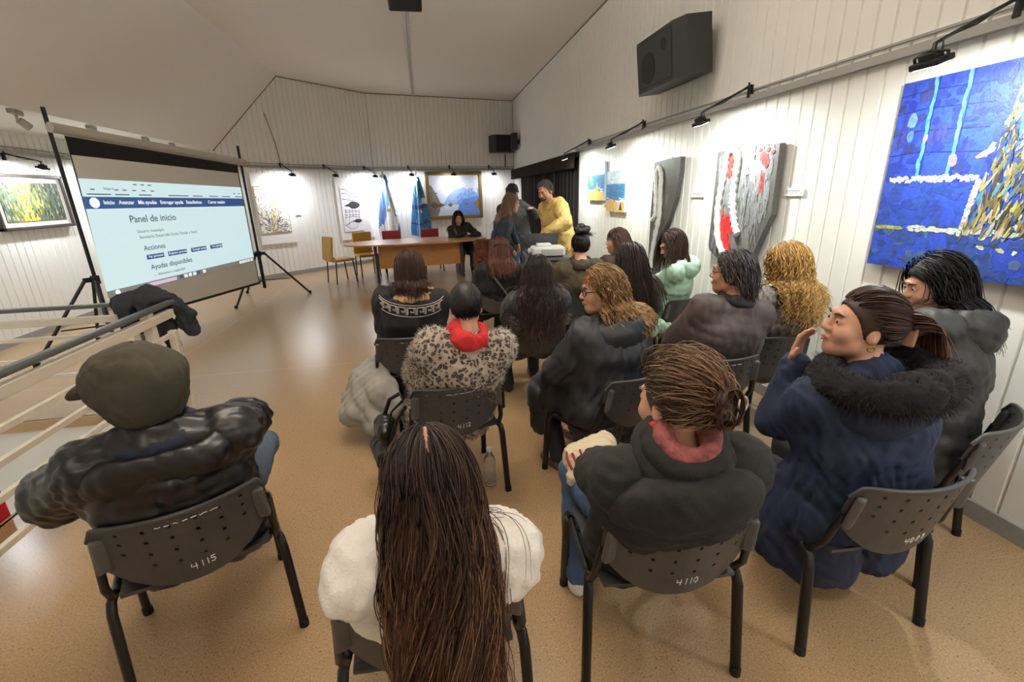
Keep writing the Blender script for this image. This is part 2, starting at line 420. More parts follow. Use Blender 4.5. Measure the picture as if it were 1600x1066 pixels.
# track on the ceiling with a flood lamp, track spots under the soffit edge
mb = MB(); mb.box((-.05, 9.6, ZC - .012), (.035, 6.6, .022)); mb.box((-.05 + .04, 9.6, ZC - .006), (.03, 6.6, .010))
tag(mb.build('ceiling_track', mat('track_grey', (188, 184, 176), rough=.4)), 'thin grey lighting track running along the white ceiling', 'lighting track')
t = thing('ceiling_floodlight', 'black floodlight hanging from the ceiling track at the top edge', 'floodlight', (-.02, 6.62, ZC - .03))
mb = MB(); mb.box((0, 0, -.10), (.40, .26, .10), rot=(-.25, 0, 0), bev=.02); mb.build('lamp_housing', M_black, t)
mb = MB(); mb.cyl((0, 0, 0), (0, 0, -.07), .018); mb.box((0, 0, -.02), (.1, .06, .03)); mb.build('bracket', M_black, t)
M_tw = mat('track_spot_grey', (150, 142, 130), rough=.5)
for i, (y, lb) in enumerate(((5.75, 'beige track spot at the far left under the sloped ceiling'), (6.85, 'beige track spot behind the top of the left screen pole'), (8.0, 'beige track spot above the middle of the projection screen'), (8.75, 'beige track spot above the right half of the projection screen'))):
    t = thing('track_spot', lb, 'track spot', (XSO - .1, y, ZS), .3, 'beige track spots under the soffit')
    mb = MB(); mb.box((0, 0, -.02), (.06, .22, .04), bev=.006); mb.build('mount', M_tw, t)
    mb = MB(); mb.cyl((0, 0, -.04), (0, 0, -.10), .012); mb.build('stem', M_tw, t)
    mb = MB(); mb.cyl((.01, .0, -.09), (.06, .05, -.15), .034, .04, n=14); mb.build('lamp_head', M_tw, t)

# ------------------------------------------------------------------ loudspeakers
M_spk = mat('speaker_black', (38, 38, 38), rough=.6, bump=.1, bscale=300)
M_grille = mat('speaker_grille', (24, 24, 25), rough=.8, bump=.4, bscale=500)
def speaker(name, label, loc, rz, w, h, d, detail=True, tilt=.0):
    t = thing(name, label, 'loudspeaker', loc, rz)
    R = rotm((tilt, 0, 0))
    mb = MB(); P = [(-w / 2, -d / 2), (-w / 2, d * .3), (-w * .36, d / 2), (w * .36, d / 2), (w / 2, d * .3), (w / 2, -d / 2)]
    mb.prism(P, R @ Vector((0, 0, -h / 2)), (1, 0, 0), R @ Vector((0, -1, 0)), R @ Vector((0, 0, 1)), h); mb.build('cabinet', M_spk, t)
    if detail:
        def pt(x, z, o=0.0): return R @ Vector((x, -d / 2 - .004 - o, z))
        mb = MB(); mb.box(pt(0, 0, -.002), (w * .66, .012, h * .86), rot=R, bev=.004); mb.build('baffle', M_spk, t)
        mb = MB(); mb.cyl(pt(-w * .12, -h * .08, -.01), pt(-w * .12, -h * .08, .008), h * .30, n=28); mb.build('woofer', M_grille, t)
        mb = MB(); mb.cyl(pt(w * .2, h * .2, -.01), pt(w * .2, h * .2, .006), h * .11, n=20); mb.build('tweeter', M_grille, t)
    else:
        mb = MB(); mb.box(R @ Vector((0, -d / 2 - .004, 0)), (w * .70, .012, h * .9), rot=R); mb.build('grille', M_grille, t)
    mb = MB(); mb.box((0, d / 2 + .05, 0), (.06, .10, .12)); mb.build('wall_bracket', M_black, t)
    return t
speaker('wall_speaker', 'large black loudspeaker mounted high on the right plank wall', (2.33, 4.46, 2.74), -PI / 2, .93, .44, .28, True, .12)
p = K + D_rear * 3.36 + N_rear * .29
speaker('corner_speaker', 'black loudspeaker high on the rear wall near the corner', (p.x, p.y, 2.86), math.atan2(D_rear.y, D_rear.x), .62, .42, .34, False)
speaker('corner_speaker', 'grey loudspeaker edge on the right wall just past the corner', (2.43, 12.55, 2.86), -PI / 2, .3, .40, .12, False)
mb = MB(); q = K + D_rear * 3.55 + N_rear * .015; mb.tube([(q.x, q.y, 2.62), (q.x, q.y, 2.3)], .012, n=6)
tag(mb.build('speaker_cable', M_black), 'black cable running down from the rear corner loudspeaker', 'cable')

# ------------------------------------------------------------------ pictures
M_paint = mat('oil_paint', (255, 255, 255), rough=.55, attr=True, noise=.22, nscale=70, bump=.35, bscale=120)
M_paintS = mat('smooth_paint', (255, 255, 255), rough=.6, attr=True, noise=.08, nscale=40)
def C(r, g, b, j=0.0):
    if j: 
        k = rnd.uniform(-j, j); r, g, b = [max(0, min(255, q + k + rnd.uniform(-j, j) * .5)) for q in (r, g, b)]
    return lin(r, g, b)
class Pic(MB):
    """a panel in local coords: x to the right as seen, z up, facing -y, standing proud of the wall"""
    def __init__(s, W, H, depth=.03, back=None):
        super().__init__(); s.W = W; s.H = H; s.k = 0; s.dep = depth
        s.cur = back or C(230, 230, 225); s.box((W / 2, -depth / 2, H / 2), (W, depth, H))
    def poly(s, pts, col, lay=None):
        s.k += 1; y = -s.dep - .0006 - (s.k % 1500) * .0000022 if lay is None else -s.dep - lay
        s.cur = col
        s.add([(u * s.W, y, v * s.H) for u, v in pts], [tuple(range(len(pts)))])
    def dab(s, u, v, l, w, a, col, n=7):
        pts = []
        for i in range(n):
            t = 2 * PI * i / n; r = rnd.uniform(.75, 1.15)
            x = math.cos(t) * l * r; y = math.sin(t) * w * r
            X = u + (x * math.cos(a) - y * math.sin(a)) / s.W; Y = v + (x * math.sin(a) + y * math.cos(a)) / s.H
            pts.append((min(max(X, 0), 1), min(max(Y, 0), 1)))
        s.poly(pts, col)
    def line(s, pts, w, col, jit=0.0):
        q = [(u + rnd.uniform(-jit, jit), v + rnd.uniform(-jit, jit)) for u, v in pts]
        for (u0, v0), (u1, v1) in zip(q, q[1:]):
            dx = (u1 - u0) * s.W; dy = (v1 - v0) * s.H; L = math.hypot(dx, dy) or 1; nx = -dy / L * w / 2; ny = dx / L * w / 2
            cl = lambda p: (min(max(p[0], 0), 1), min(max(p[1], 0), 1))
            s.poly([cl((u0 + nx / s.W, v0 + ny / s.H)), cl((u0 - nx / s.W, v0 - ny / s.H)), cl((u1 - nx / s.W, v1 - ny / s.H)), cl((u1 + nx / s.W, v1 + ny / s.H))], col)
def hang(name, label, cat, o, ex, z, rz=None, tilt=0.0):
    ex = Vector(ex); return thing(name, label, cat, (o[0], o[1], z), math.atan2(ex.y, ex.x))
# -- large blue abstract (right wall). as seen from the room, x runs towards -Y
exR = Vector((0, -1, 0))
W, H = 1.25, .93
t = hang('abstract_painting', 'large blue abstract painting with yellow passages on the right wall', 'painting', (XR - .015, 2.26), exR, 1.16)
p = Pic(W, H, .035, C(38, 66, 168))
def uy(y): return (2.26 - y) / W
def vz(z): return (z - 1.16) / H
for i in range(520):      # ground of blue dabs, darker and greyer low down
    u = rnd.random(); v = rnd.random()
    if v > .5: c = C(30, 50, 142, 8) if rnd.random() < .75 else C(42, 54, 112, 8)
    elif v > .25: c = C(36, 62, 140, 8)
    else: c = C(36, 62, 124, 8) if rnd.random() < .75 else C(58, 80, 122, 9)
    p.dab(u, v, rnd.uniform(.02, .05), rnd.uniform(.010, .03), rnd.choice([0, PI / 2]) + rnd.uniform(-.2, .2), c, 5)
for v in (.62, .73, .84, .93): p.line([(0, v), (.12, v + .012), (.36, v - .008)], .004, C(24, 32, 92))
for u0, u1 in ((.03, .10), (.17, .23)):
    for k in range(3): p.dab(u0 + .02 * k, .72, .008, .05, 0, C(50, 48, 110, 8))
p.dab(.07, .80, .025, .045, .1, C(92, 128, 178)); p.dab(.075, .72, .02, .03, 0, C(70, 110, 160))
for y in (2.09, 1.94):
    for k in range(16): p.dab(uy(y) + rnd.uniform(-.004, .004), vz(1.62) + (1 - vz(1.62)) * (k + .5) / 16, .032, .009, PI / 2, C(76, 138, 162, 16))
    p.line([(uy(y) + .012, vz(1.63)), (uy(y) + .01, 1)], .004, C(20, 34, 90))
p.dab(uy(2.085), .70, .012, .02, 0, C(226, 120, 120)); p.dab(uy(1.93), .58, .02, .03, .2, C(222, 110, 118)); p.dab(uy(1.80), .60, .05, .015, .5, C(222, 120, 120))
for k in range(60):
    p.dab(uy(2.22) + (uy(1.81) - uy(2.22)) * k / 59, vz(1.615) + rnd.uniform(-.012, .012), .014, .008, rnd.uniform(-1, 1), C(186, 184, 174, 22))
for k in range(24): p.dab(.02 + .10 * k / 24, vz(1.36) + .01, .02, .010, 0, C(134, 140, 78, 14))
for k in range(50): p.dab(uy(2.06) + (uy(1.60) - uy(2.06)) * k / 49, vz(1.372) + rnd.uniform(-.01, .01), .02, .009, 0, C(176, 178, 162, 16))
for k in range(30): p.dab(uy(1.82) + .02 * k / 30, vz(1.36) + (vz(1.6) - vz(1.36)) * k / 29, .012, .016, rnd.uniform(0, 3), C(170, 170, 176, 50))
for k in range(900):     # yellow, umber and white passage on the right
    v = rnd.uniform(.22, 1); u = .37 + .10 * (v - .3) + abs(rnd.gauss(.12, .14))
    c = rnd.choice([C(160, 146, 62, 14), C(128, 114, 60, 14), C(140, 130, 98, 12), C(108, 96, 58, 12), C(108, 96, 58, 12), C(74, 66, 46, 10), C(56, 104, 134, 12), C(164, 158, 140, 12), C(44, 46, 50, 8), C(40, 60, 130, 8)])
    p.dab(u, v, rnd.uniform(.012, .05), rnd.uniform(.003, .010), PI / 2 + rnd.uniform(-.5, .3), c, 6)
for k in range(20): p.dab(.38 + .006 * k, .62 + .02 * k, .04, .010, 1.2, C(214, 204, 84, 18))
for k in range(14): p.dab(.46 + rnd.uniform(-.02, .02), .66 + .02 * k, .012, .01, rnd.uniform(0, 3), C(30, 28, 30))
for k in range(26): p.dab(.42 + rnd.uniform(0, .2), vz(1.36) + rnd.uniform(-.07, .04), .022, .010, rnd.uniform(0, 3), rnd.choice([C(206, 204, 190), C(50, 56, 60), C(160, 160, 120)]))
p.dab(.36, vz(1.33), .035, .014, 0, C(20, 26, 36))
p.build('canvas', M_paint, t, smooth=False)
# -- grey relief with red spray
def relief(name, label, y0, pts, z0, strokes, ropes, th=.05, base=(74, 70, 68)):
    t = hang(name, label, 'relief artwork', (XR - .02, y0), exR, z0)
    W = max(q[0] for q in pts); H = max(q[1] for q in pts)
    m = MB(); m.cur = C(*base); m.prism(pts, (0, 0, 0), (1, 0, 0), (0, 0, 1), (0, -1, 0), th)
    k = 0
    for (u, v, l, w, a, c) in strokes:
        k += 1; m.cur = c; P = []
        for i in range(9):
            g = 2 * PI * i / 9; r = rnd.uniform(.8, 1.1); x = math.cos(g) * l * r; y = math.sin(g) * w * r
            P.append((u + x * math.cos(a) - y * math.sin(a), -th - .0006 - k * .00001, v + x * math.sin(a) + y * math.cos(a)))
        m.add(P, [tuple(range(9))])
    m.build('board', M_paint, t)
    for pl, r, mt in ropes:
        # smooth the rope path
        P = [Vector((a, -th - r * .6, b)) for a, b in pl]; Q = []
        for i in range(len(P) - 1):
            for s in range(6):
                f = s / 6; p0 = P[max(i - 1, 0)]; p1 = P[i]; p2 = P[i + 1]; p3 = P[min(i + 2, len(P) - 1)]
                Q.append(.5 * ((2 * p1) + (p2 - p0) * f + (2 * p0 - 5 * p1 + 4 * p2 - p3) * f * f + (3 * p1 - p0 - 3 * p2 + p3) * f ** 3))
        Q.append(P[-1]); m = MB(); m.tube(Q, [r * (1 + .18 * math.sin(i * 2.1)) for i in range(len(Q))], n=8); m.build('plaster_rope', mt, t)
    return t
M_plast = mat('white_plaster', (206, 204, 198), rough=.8, noise=.12, nscale=90, bump=.8, bscale=140)
st = []
def inside_red(u, v): pass
for i in range(420):
    u = rnd.uniform(.05, .68); v = rnd.uniform(.02, .80)
    if u > .54 and v < .30: continue
    g = (96 if u < .10 else 114) + 8 * math.sin(u * 9 + v * 4)
    st.append((u, v, rnd.uniform(.03, .07), rnd.uniform(.012, .03), PI / 2 + rnd.uniform(-.25, .25), C(g, g, g + 1, 7)))
for i in range(60): st.append((.50 + rnd.gauss(0, .06), .70 + rnd.gauss(0, .05), .03, .016, rnd.uniform(0, 3), C(146, 146, 148, 8)))
for i in range(40): st.append((rnd.uniform(.35, .62), rnd.uniform(.1, .6), .06, .004, PI / 2 + rnd.uniform(-.3, .3), C(138, 138, 140, 8)))
for k in range(30): st.append((.06 + .03 * math.sin(k * .12), .05 + .72 * k / 30, .04, .012, PI / 2, C(128, 128, 136, 8)))
for k in range(40): st.append((.225 + .05 * rnd.uniform(-1, 1), .62 + rnd.uniform(0, .16), .022, .018, 1.5, C(214, 52, 46, 14)))
for k in range(70): st.append((.25 + rnd.uniform(-.10, .06), .02 + rnd.uniform(0, .32), .03, .016, 1.5, C(208, 40, 42, 16)))
for k in range(24): st.append((.26 + rnd.uniform(-.03, .03), .36 + rnd.uniform(0, .2), .012, .012, 0, C(186, 186, 182, 16)))
for k in range(26): st.append((.60 + rnd.gauss(0, .032), .72 + rnd.gauss(0, .028), .022, .015, .6, C(214, 46, 46, 12)))
for k in range(3): st.append((.575 + .016 * k, .58 - .02 * k, .10, .004, PI / 2, C(204, 50, 50)))
RP = [[(.24, .0), (.15, .12), (.11, .34), (.12, .50), (.145, .65), (.15, .76), (.19, .815), (.25, .815), (.30, .76), (.305, .65), (.295, .54), (.31, .40), (.335, .29), (.38, .20), (.41, .17)]]
pts = [(0, .04), (.02, .0), (.30, -.12), (.55, -.10), (.60, .05), (.67, .21), (.73, .33), (.725, .60), (.72, .82), (.36, .835), (.0, .82)]
relief('grey_relief_artwork', 'grey relief panel with red spray paint and white plaster loop', 3.80, pts, 1.07, st, [(RP[0], .028, M_plast)], base=(88, 85, 82))
st = []
for i in range(50):
    u = rnd.uniform(.04, .5); v = rnd.uniform(.3, 1.22)
    st.append((u, v, .06, .02, PI / 2 + rnd.uniform(-.3, .3), C(92, 86, 80, 14)))
st = [s for s in st if s[0] < .18 + .3 * (s[1] - .3)]
for k in range(14): st.append((.145 + rnd.uniform(-.015, .015), .92 + .018 * k, .022, .016, 1.4, C(120, 58, 44, 12)))
for k in range(60): st.append((.12 + rnd.uniform(-.035, .05), .58 + rnd.uniform(0, .4), .025, .014, rnd.uniform(0, 3), C(196, 196, 196, 26)))
pts = [(.0, .0), (.20, .06), (.24, .20), (.22, .44), (.38, .62), (.50, .86), (.545, 1.10), (.54, 1.24), (.27, 1.235), (.0, 1.22), (-.01, .7)]
relief('narrow_relief_artwork', 'narrow dark grey relief panel with white plaster drip behind the mint-jacket woman', 4.94, pts, .66, st,
       [([(.12, .02), (.10, .20), (.16, .46), (.22, .66), (.21, .90), (.20, 1.08), (.14, 1.165), (.09, 1.08), (.12, .85), (.13, .68), (.07, .62)], .024, M_plast)])
# -- two small seascapes
def seascape(label, y0, z0, W, H, kind):
    t = hang('seascape_painting', label, 'painting', (XR - .01, y0), exR, z0)
    p = Pic(W, H, .03, C(186, 208, 226))
    p.poly([(0, .68), (1, .68), (1, 1), (0, 1)], C(176, 200, 224)); p.poly([(0, .25), (1, .25), (1, .68), (0, .68)], C(52, 118, 170)); p.poly([(0, 0), (1, 0), (1, .25), (0, .25)], C(222, 182, 110))
    for i in range(70): p.dab(rnd.random(), rnd.uniform(.72, 1), .05, .016, rnd.uniform(-.4, .4), C(200, 214, 228, 18))
    for i in range(70): p.dab(rnd.random(), rnd.uniform(.3, .66), .05, .008, rnd.uniform(-.1, .1), C(56, 120, 172, 26))
    for i in range(16): p.dab(rnd.random(), rnd.uniform(.24, .34), .05, .010, 0, C(222, 234, 238, 10))
    for i in range(40): p.dab(rnd.random(), rnd.uniform(0, .2), .05, .012, 0, C(224, 186, 116, 16))
    if kind == 0:
        p.poly([(.10, .62), (.22, .70), (.34, .45), (.28, .40)], C(240, 196, 70)); p.poly([(.48, .18), (.58, .5), (.66, .3), (.72, .16)], C(228, 178, 62)); p.poly([(.0, .0), (1, 0), (.9, .2), (.5, .26), (.1, .2)], C(230, 190, 112))
    else:
        p.poly([(.60, .02), (.72, .34), (.80, .1)], C(226, 204, 180)); p.poly([(.72, .05), (.80, .26), (.88, .05)], C(44, 44, 54)); p.poly([(0, 0), (.5, 0), (.45, .3), (.2, .32), (0, .26)], C(214, 172, 104))
    p.build('canvas', M_paint, t)
seascape('small beach painting with a yellow figure, left of the seascape pair', 7.15, 1.47, .70, .52, 0)
seascape('small seascape with dark boat on sand, right of the seascape pair', 6.36, 1.33, .62, .52, 1)
# -- framed forest painting (left wall)
t = hang('framed_painting', 'framed yellow-green forest painting left of the projection screen', 'painting', (XL + .01, 6.62), (0, 1, 0), 1.32)
W, H = 1.20, .67
m = MB()
for c, sz in (((W / 2, -.03, .02), (W, .06, .04)), ((W / 2, -.03, H - .02), (W, .06, .04)), ((.02, -.03, H / 2), (.04, .06, H)), ((W - .02, -.03, H / 2), (.04, .06, H))): m.box(c, sz, bev=.008)
m.build('dark_frame', mat('dark_wood_frame', (64, 54, 46), rough=.4), t)
m = MB(); m.box((W / 2, -.02, H / 2), (W - .06, .03, H - .06)); m.build('white_mount', mat('white_mount', (222, 220, 212), rough=.6), t)
p = Pic(W - .22, H - .20, .006, C(90, 100, 70))
for i in range(420):
    u = rnd.random(); v = rnd.random(); g = math.exp(-((u - .40) / .22) ** 2) * (1 - .3 * v)
    c = C(150 + 60 * g, 150 + 30 * g, 70, 26) if rnd.random() < g else rnd.choice([C(60, 74, 60, 14), C(40, 46, 40, 10), C(104, 112, 96, 16), C(150, 160, 150, 14), C(84, 92, 60, 14)])
    p.dab(u, v, rnd.uniform(.02, .05), rnd.uniform(.006, .014), PI / 2 + rnd.uniform(-.3, .3), c, 6)
o = p.build('canvas', M_paint, t); o.location = (.11, -.036, .10)
# -- splatter picture on white board (oblique wall)
exO = -D_obl
def at_obl(s): return K + D_obl * s + N_obl * .012
def at_rear(s): return K + D_rear * s + N_rear * .012
M_board = mat('white_backing_board', (236, 234, 230), rough=.55)
q = at_obl(3.10)
t = hang('splatter_picture', 'black and yellow splatter picture on white board right of the screen', 'picture', q, exO, .70)
m = MB(); m.box((.39, -.01, .72), (.78, .02, 1.42)); m.build('backing_board', M_board, t)
p = Pic(.66, .93, .012, C(236, 234, 224))
for i in range(150):
    u, v = rnd.random(), rnd.uniform(.4, 1); p.dab(u, v, rnd.uniform(.012, .03), .005, rnd.uniform(0, 3), C(58, 52, 50, 14), 5)
for i in range(260):
    u = min(max(rnd.gauss(.5, .25), .02), .98); v = abs(rnd.gauss(.2, .16)); a = math.atan2(v - .05 + .01, u - .4) + rnd.uniform(-.3, .3)
    p.dab(u, min(v, .98), rnd.uniform(.02, .06), .006, a, rnd.choice([C(62, 56, 60, 14), C(90, 92, 120, 18), C(178, 156, 80, 20), C(50, 46, 44), C(140, 134, 140, 20)]), 5)
for i in range(60): p.dab(.66 - .25 * (1 - i / 60) + rnd.gauss(0, .03), i / 60, .03, .008, PI / 2 + rnd.uniform(-.5, .5), C(206, 178, 70, 20), 5)
p.line([(0, 0), (1, 0), (1, 1), (0, 1), (0, 0)], .014, C(120, 104, 74))
o = p.build('paper', M_paintS, t); o.location = (.02, -.021, .24)
# -- ink drawing of two fish shapes
q = at_obl(1.18)
t = hang('ink_drawing', 'white ink drawing with two dark fish shapes and a net', 'picture', q, exO, .64)
m = MB(); m.box((.5, -.008, .70), (1.0, .016, 1.42)); m.build('backing_board', M_board, t)
p = Pic(.56, 1.02, .01, C(238, 236, 240)); ink = C(58, 52, 56)
def blob(cx, cy, l, h, k=14):
    P = []
    for i in range(k):
        a = 2 * PI * i / k; P.append((cx + l * math.cos(a), cy + h * math.sin(a) * (1 if math.cos(a) > -.5 else .45)))
    p.poly(P, ink); p.poly([(cx - l * .7, cy - h * .4), (cx - l * 1.25, cy - h * .2), (cx - l * .7, cy + h * .4)], ink); p.line([(cx + l * .9, cy + h * .3), (cx + l * 1.25, cy + h * .45)], .006, ink)
blob(.56, .60, .36, .085); blob(.70, .235, .24, .045)
for v0, v1 in ((.96, .84), (.87, .79), (.73, .70)): p.line([(.05, v0), (.25, v0), (.5, v1), (.95, v1 - .01)], .013, ink, .01)
for u in (.16, .34, .50, .66, .80): p.line([(u, .52), (u + .02, .40), (u - .02, .30)], .008, ink, .015)
for v in (.44, .33, .48, .38): p.line([(.12, v), (.5, v + .01), (.86, v - .01)], .010, ink, .012)
for u in (.40, .55, .70): p.line([(u, .68), (u + .01, .80)], .008, ink)
p.line([(.06, .14), (.30, .20), (.50, .24)], .014, ink); p.line([(.10, .15), (.25, .08), (.45, .06), (.65, .09), (.78, .19)], .008, ink)
p.line([(.14, .50), (.10, .30), (.06, .14)], .008, ink); p.line([(.30, .30), (.22, .12)], .007, ink); p.line([(.86, .5), (.84, .27)], .008, ink)
p.line([(.55, .97), (.58, .90)], .008, ink); p.line([(.85, .93), (.80, .84)], .008, ink); p.line([(0, 0), (0, 1)], .006, C(150, 146, 150)); p.line([(0, 0), (1, 0)], .006, C(190, 186, 190))
o = p.build('paper', M_paintS, t); o.location = (.10, -.017, .18)
# -- gilt framed mountain lake
q = at_rear(1.27)
t = hang('landscape_painting', 'gilt framed mountain lake landscape on the rear wall', 'painting', q, D_rear, .99)
W, H = 1.55, 1.20; M_gilt = mat('gilt_frame', (132, 108, 62), rough=.4, metal=.3, noise=.2, bump=.2)
m = MB()
for c, sz in (((W / 2, -.035, .045), (W, .07, .09)), ((W / 2, -.035, H - .045), (W, .07, .09)), ((.045, -.035, H / 2), (.09, .07, H)), ((W - .045, -.035, H / 2), (.09, .07, H))): m.box(c, sz, bev=.015)
m.build('gilt_frame', M_gilt, t)
p = Pic(W - .16, H - .16, .03, C(206, 214, 226))
p.poly([(0, .28), (1, .28), (1, 1), (0, 1)], C(206, 216, 228)); p.poly([(0, 0), (1, 0), (1, .28), (0, .28)], C(190, 204, 226))
for i in range(160):
    u = rnd.random(); v = rnd.uniform(.5, 1); p.dab(u, v, rnd.uniform(.05, .14), .02, .5 + rnd.uniform(-.2, .2), C(200 + 24 * rnd.random(), 212, 214 + 14 * rnd.random(), 8), 7)
p.poly([(.26, .28), (.38, .52), (.46, .60), (.52, .68), (.60, .66), (.66, .70), (.76, .64), (.86, .60), (.95, .56), (1, .58), (1, .28)], C(150, 176, 218))
for i in range(130):
    u = rnd.uniform(.3, 1); v = rnd.uniform(.28, .30 + .36 * min(1, (u - .25) * 1.8)); p.dab(u, v, .05, .018, 1 + rnd.uniform(-.5, .5), C(150 - 40 * (u > .55), 178 - 22 * (u > .55), 224, 12), 6)
p.poly([(.54, .0), (1, .0), (1, .44), (.9, .46), (.7, .40), (.56, .26)], C(96, 134, 212))
for i in range(60): p.dab(rnd.uniform(.55, 1), rnd.uniform(0, .4), .05, .02, rnd.uniform(-.2, 1), C(104, 142, 216, 10), 6)
for i in range(50): p.dab(rnd.uniform(.15, .55), rnd.uniform(.02, .25), .06, .02, .1, C(196, 210, 226, 10), 6)
p.poly([(0, .78), (.05, .74), (.10, .62), (.17, .45), (.21, .30), (.18, .12), (.14, 0), (0, 0)], C(128, 118, 110))
for i in range(60): p.dab(rnd.uniform(0, .16), rnd.uniform(.02, .6), .04, .02, 1, C(128, 118, 110, 14), 6)
for u, v, a, b, c in ((.20, .27, .10, .06, (104, 84, 56)), (.09, .27, .10, .09, (96, 82, 52)), (.40, .27, .05, .055, (112, 92, 70)), (.72, .28, .06, .035, (140, 108, 70)), (.96, .28, .10, .10, (146, 112, 66))):
    p.poly([(max(u - a, 0), v), (u, v + b), (min(u + a, 1), v), (u, v - b)], C(*c))
p.poly([(.88, .28), (1, .46), (1, .10)], C(150, 116, 66))
o = p.build('canvas', M_paintS, t); o.location = (.08, -.012, .08)
# -- wall labels
M_card = mat('label_card', (236, 236, 232), rough=.6); M_ink = mat('grey_ink', (96, 96, 100), rough=.8)
def card(label, o, ex, z, w=.15, h=.06):
    t = hang('caption_card', label, 'caption card', o, ex, z)
    m = MB(); m.box((0, -.004, 0), (w, .008, h)); m.build('card', M_card, t)
    m = MB(); m.box((-.005, -.0085, .006), (w * .76, .001, .004)); m.box((-.012, -.0085, -.008), (w * .6, .001, .003)); m.build('printed_lines', M_ink, t)
card('white caption card right of the red sprayed relief', (XR - .008, 2.95), exR, 1.56, .17, .055)
card('small white caption card between the two grey reliefs', (XR - .008, 4.14), exR, 1.55, .2, .06)
card('small caption card under the left seascape', (XR - .008, 6.47), exR, 1.42, .14, .03)
q = at_obl(2.20); card('small caption card right of the splatter picture', (q.x, q.y), exO, 1.28, .13, .02)
q = at_obl(.25); card('small caption card right of the ink drawing', (q.x, q.y), exO, 1.6, .13, .05)
q = K + D_obl * 2.40 + N_obl * .012
mb = MB(); mb.tube([(q.x - .12, q.y - .12, 3.25), (q.x - .03, q.y - .03, 2.7), (q.x, q.y, 2.33)], .012, n=6)
tag(mb.build('wall_cable', mat('grey_cable', (150, 142, 130), rough=.6)), 'grey cable running up the oblique wall from the rail', 'cable')
# ------------------------------------------------------------------ projection screen on two tripods
M_fab = mat('screen_fabric', (212, 210, 200), rough=.85); M_fabk = mat('screen_black_border', (18, 20, 19), rough=.9)
M_tubeS = mat('screen_case_beige', (176, 170, 158), rough=.5)
PL = Vector((-3.61, 5.76, 0)); PR = Vector((-2.78, 8.40, 0)); DS = (PR - PL).normalized(); NS = Vector((DS.y, -DS.x, 0)); LS = (PR - PL).length
t = thing('projection_screen', 'wide projection screen showing a bluish web page, hung between two black tripods', 'projection screen', PL, math.atan2(DS.y, DS.x))
fy = -.035
mb = MB(); mb.add([(.10, fy, 2.31), (2.62, fy, 2.16), (2.60, fy, .30), (.06, fy, .30)], [(0, 1, 2, 3)]); mb.add([(.10, fy + .004, 2.31), (2.62, fy + .004, 2.16), (2.60, fy + .004, .30), (.06, fy + .004, .30)], [(3, 2, 1, 0)])
mb.build('screen_fabric', M_fab, t)
mb = MB(); mb.add([(.10, fy - .002, 2.28), (2.62, fy - .002, 2.13), (2.615, fy - .002, 2.01), (.105, fy - .002, 2.10)], [(0, 1, 2, 3)])
for x0, x1, X0, X1 in ((.10, .055, .112, .068), (2.60, 2.588, 2.622, 2.603)): mb.add([(x0, fy - .002, 2.2), (x1, fy - .002, .30), (X1, fy - .002, .30), (X0, fy - .002, 2.2)], [(0, 1, 2, 3)])
mb.build('black_border', M_fabk, t)
mb = MB(); mb.tube([(-.02, fy, 2.345), (2.80, fy, 2.175)], .05, n=14); mb.build('roller_case', M_tubeS, t)
mb = MB(); mb.tube([(.04, fy, .295), (2.61, fy, .285)], .018, n=8); mb.build('bottom_bar', M_black, t)
M_img = mat('projected_page', (120, 134, 138), rough=.9, emit=(214, 240, 244), estr=.86)
M_nav = mat('projected_blue', (60, 92, 150), rough=.9, emit=(60, 92, 152), estr=.5)
M_inkp = mat('projected_ink', (90, 104, 122), rough=.9, emit=(90, 106, 126), estr=.45)
M_taskb = mat('projected_taskbar', (150, 152, 150), rough=.9, emit=(150, 156, 158), estr=.3)
M_wht = mat('projected_white', (240, 246, 250), rough=.9, emit=(232, 246, 250), estr=.8)
M_pink = mat('projected_pink', (232, 196, 236), rough=.9, emit=(232, 200, 238), estr=.6)
iy = fy - .004
def sp(u, v):     # page coordinates (0..1, from top left) on the cloth
    xl = .105 + (.045 - .105) * v; xr = 2.60 + (2.585 - 2.60) * v
    zt = 1.87 + (1.80 - 1.87) * u; zb = .60 + (.655 - .60) * u
    return (xl + (xr - xl) * u, zt + (zb - zt) * v)
def sq(m, u0, v0, u1, v1, dy):
    P = [sp(u0, v0), sp(u1, v0), sp(u1, v1), sp(u0, v1)]; m.add([(x, iy - dy, z) for x, z in P], [(0, 1, 2, 3)])
mb = MB(); sq(mb, 0, 0, 1, .955, 0); page = mb.build('projected_image', M_img, t)
mb = MB(); sq(mb, 0, .145, 1, .245, .001); mb.build('navigation_bar', M_nav, page)
mb = MB(); sq(mb, 0, .945, 1, 1.0, .001); mb.build('taskbar', M_taskb, page)
mb = MB()
for u0, u1 in ((.235, .335), (.36, .48), (.51, .62), (.65, .745)): sq(mb, u0, .69, u1, .735, .001)
mb.build('action_buttons', M_nav, page)
mb = MB(); sq(mb, .215, .957, .38, .992, .002); mb.build('search_field', M_pink, page)
for u in (.185, .40, .43, .46, .49, .52, .56, .86, .885, .91, .935, .965):
    mb = MB(); sq(mb, u, .955, u + .02, .99, .002); mb.build('icon', M_nav if u in (.185, .40, .52) else M_wht, page)
for (u, v, r) in ((.05, .972, .03), (.045, .195, .055)):
    x, z = sp(u, v); mb = MB(); mb.cyl((x, iy - .002, z), (x, iy - .003, z), r, n=20); mb.build('icon', M_wht, page)
def ptxt(name, s, u, v, size, m, bold=.0):
    x, z = sp(u, v); a = math.atan2(*(lambda p, q: (q[1] - p[1], q[0] - p[0]))(sp(u, v), sp(u + .1, v)))
    text_mesh(name, s, size, m, page, frame((x, iy - .0025, z), (math.cos(a), 0, math.sin(a)), (-math.sin(a), 0, math.cos(a))), bold=bold)
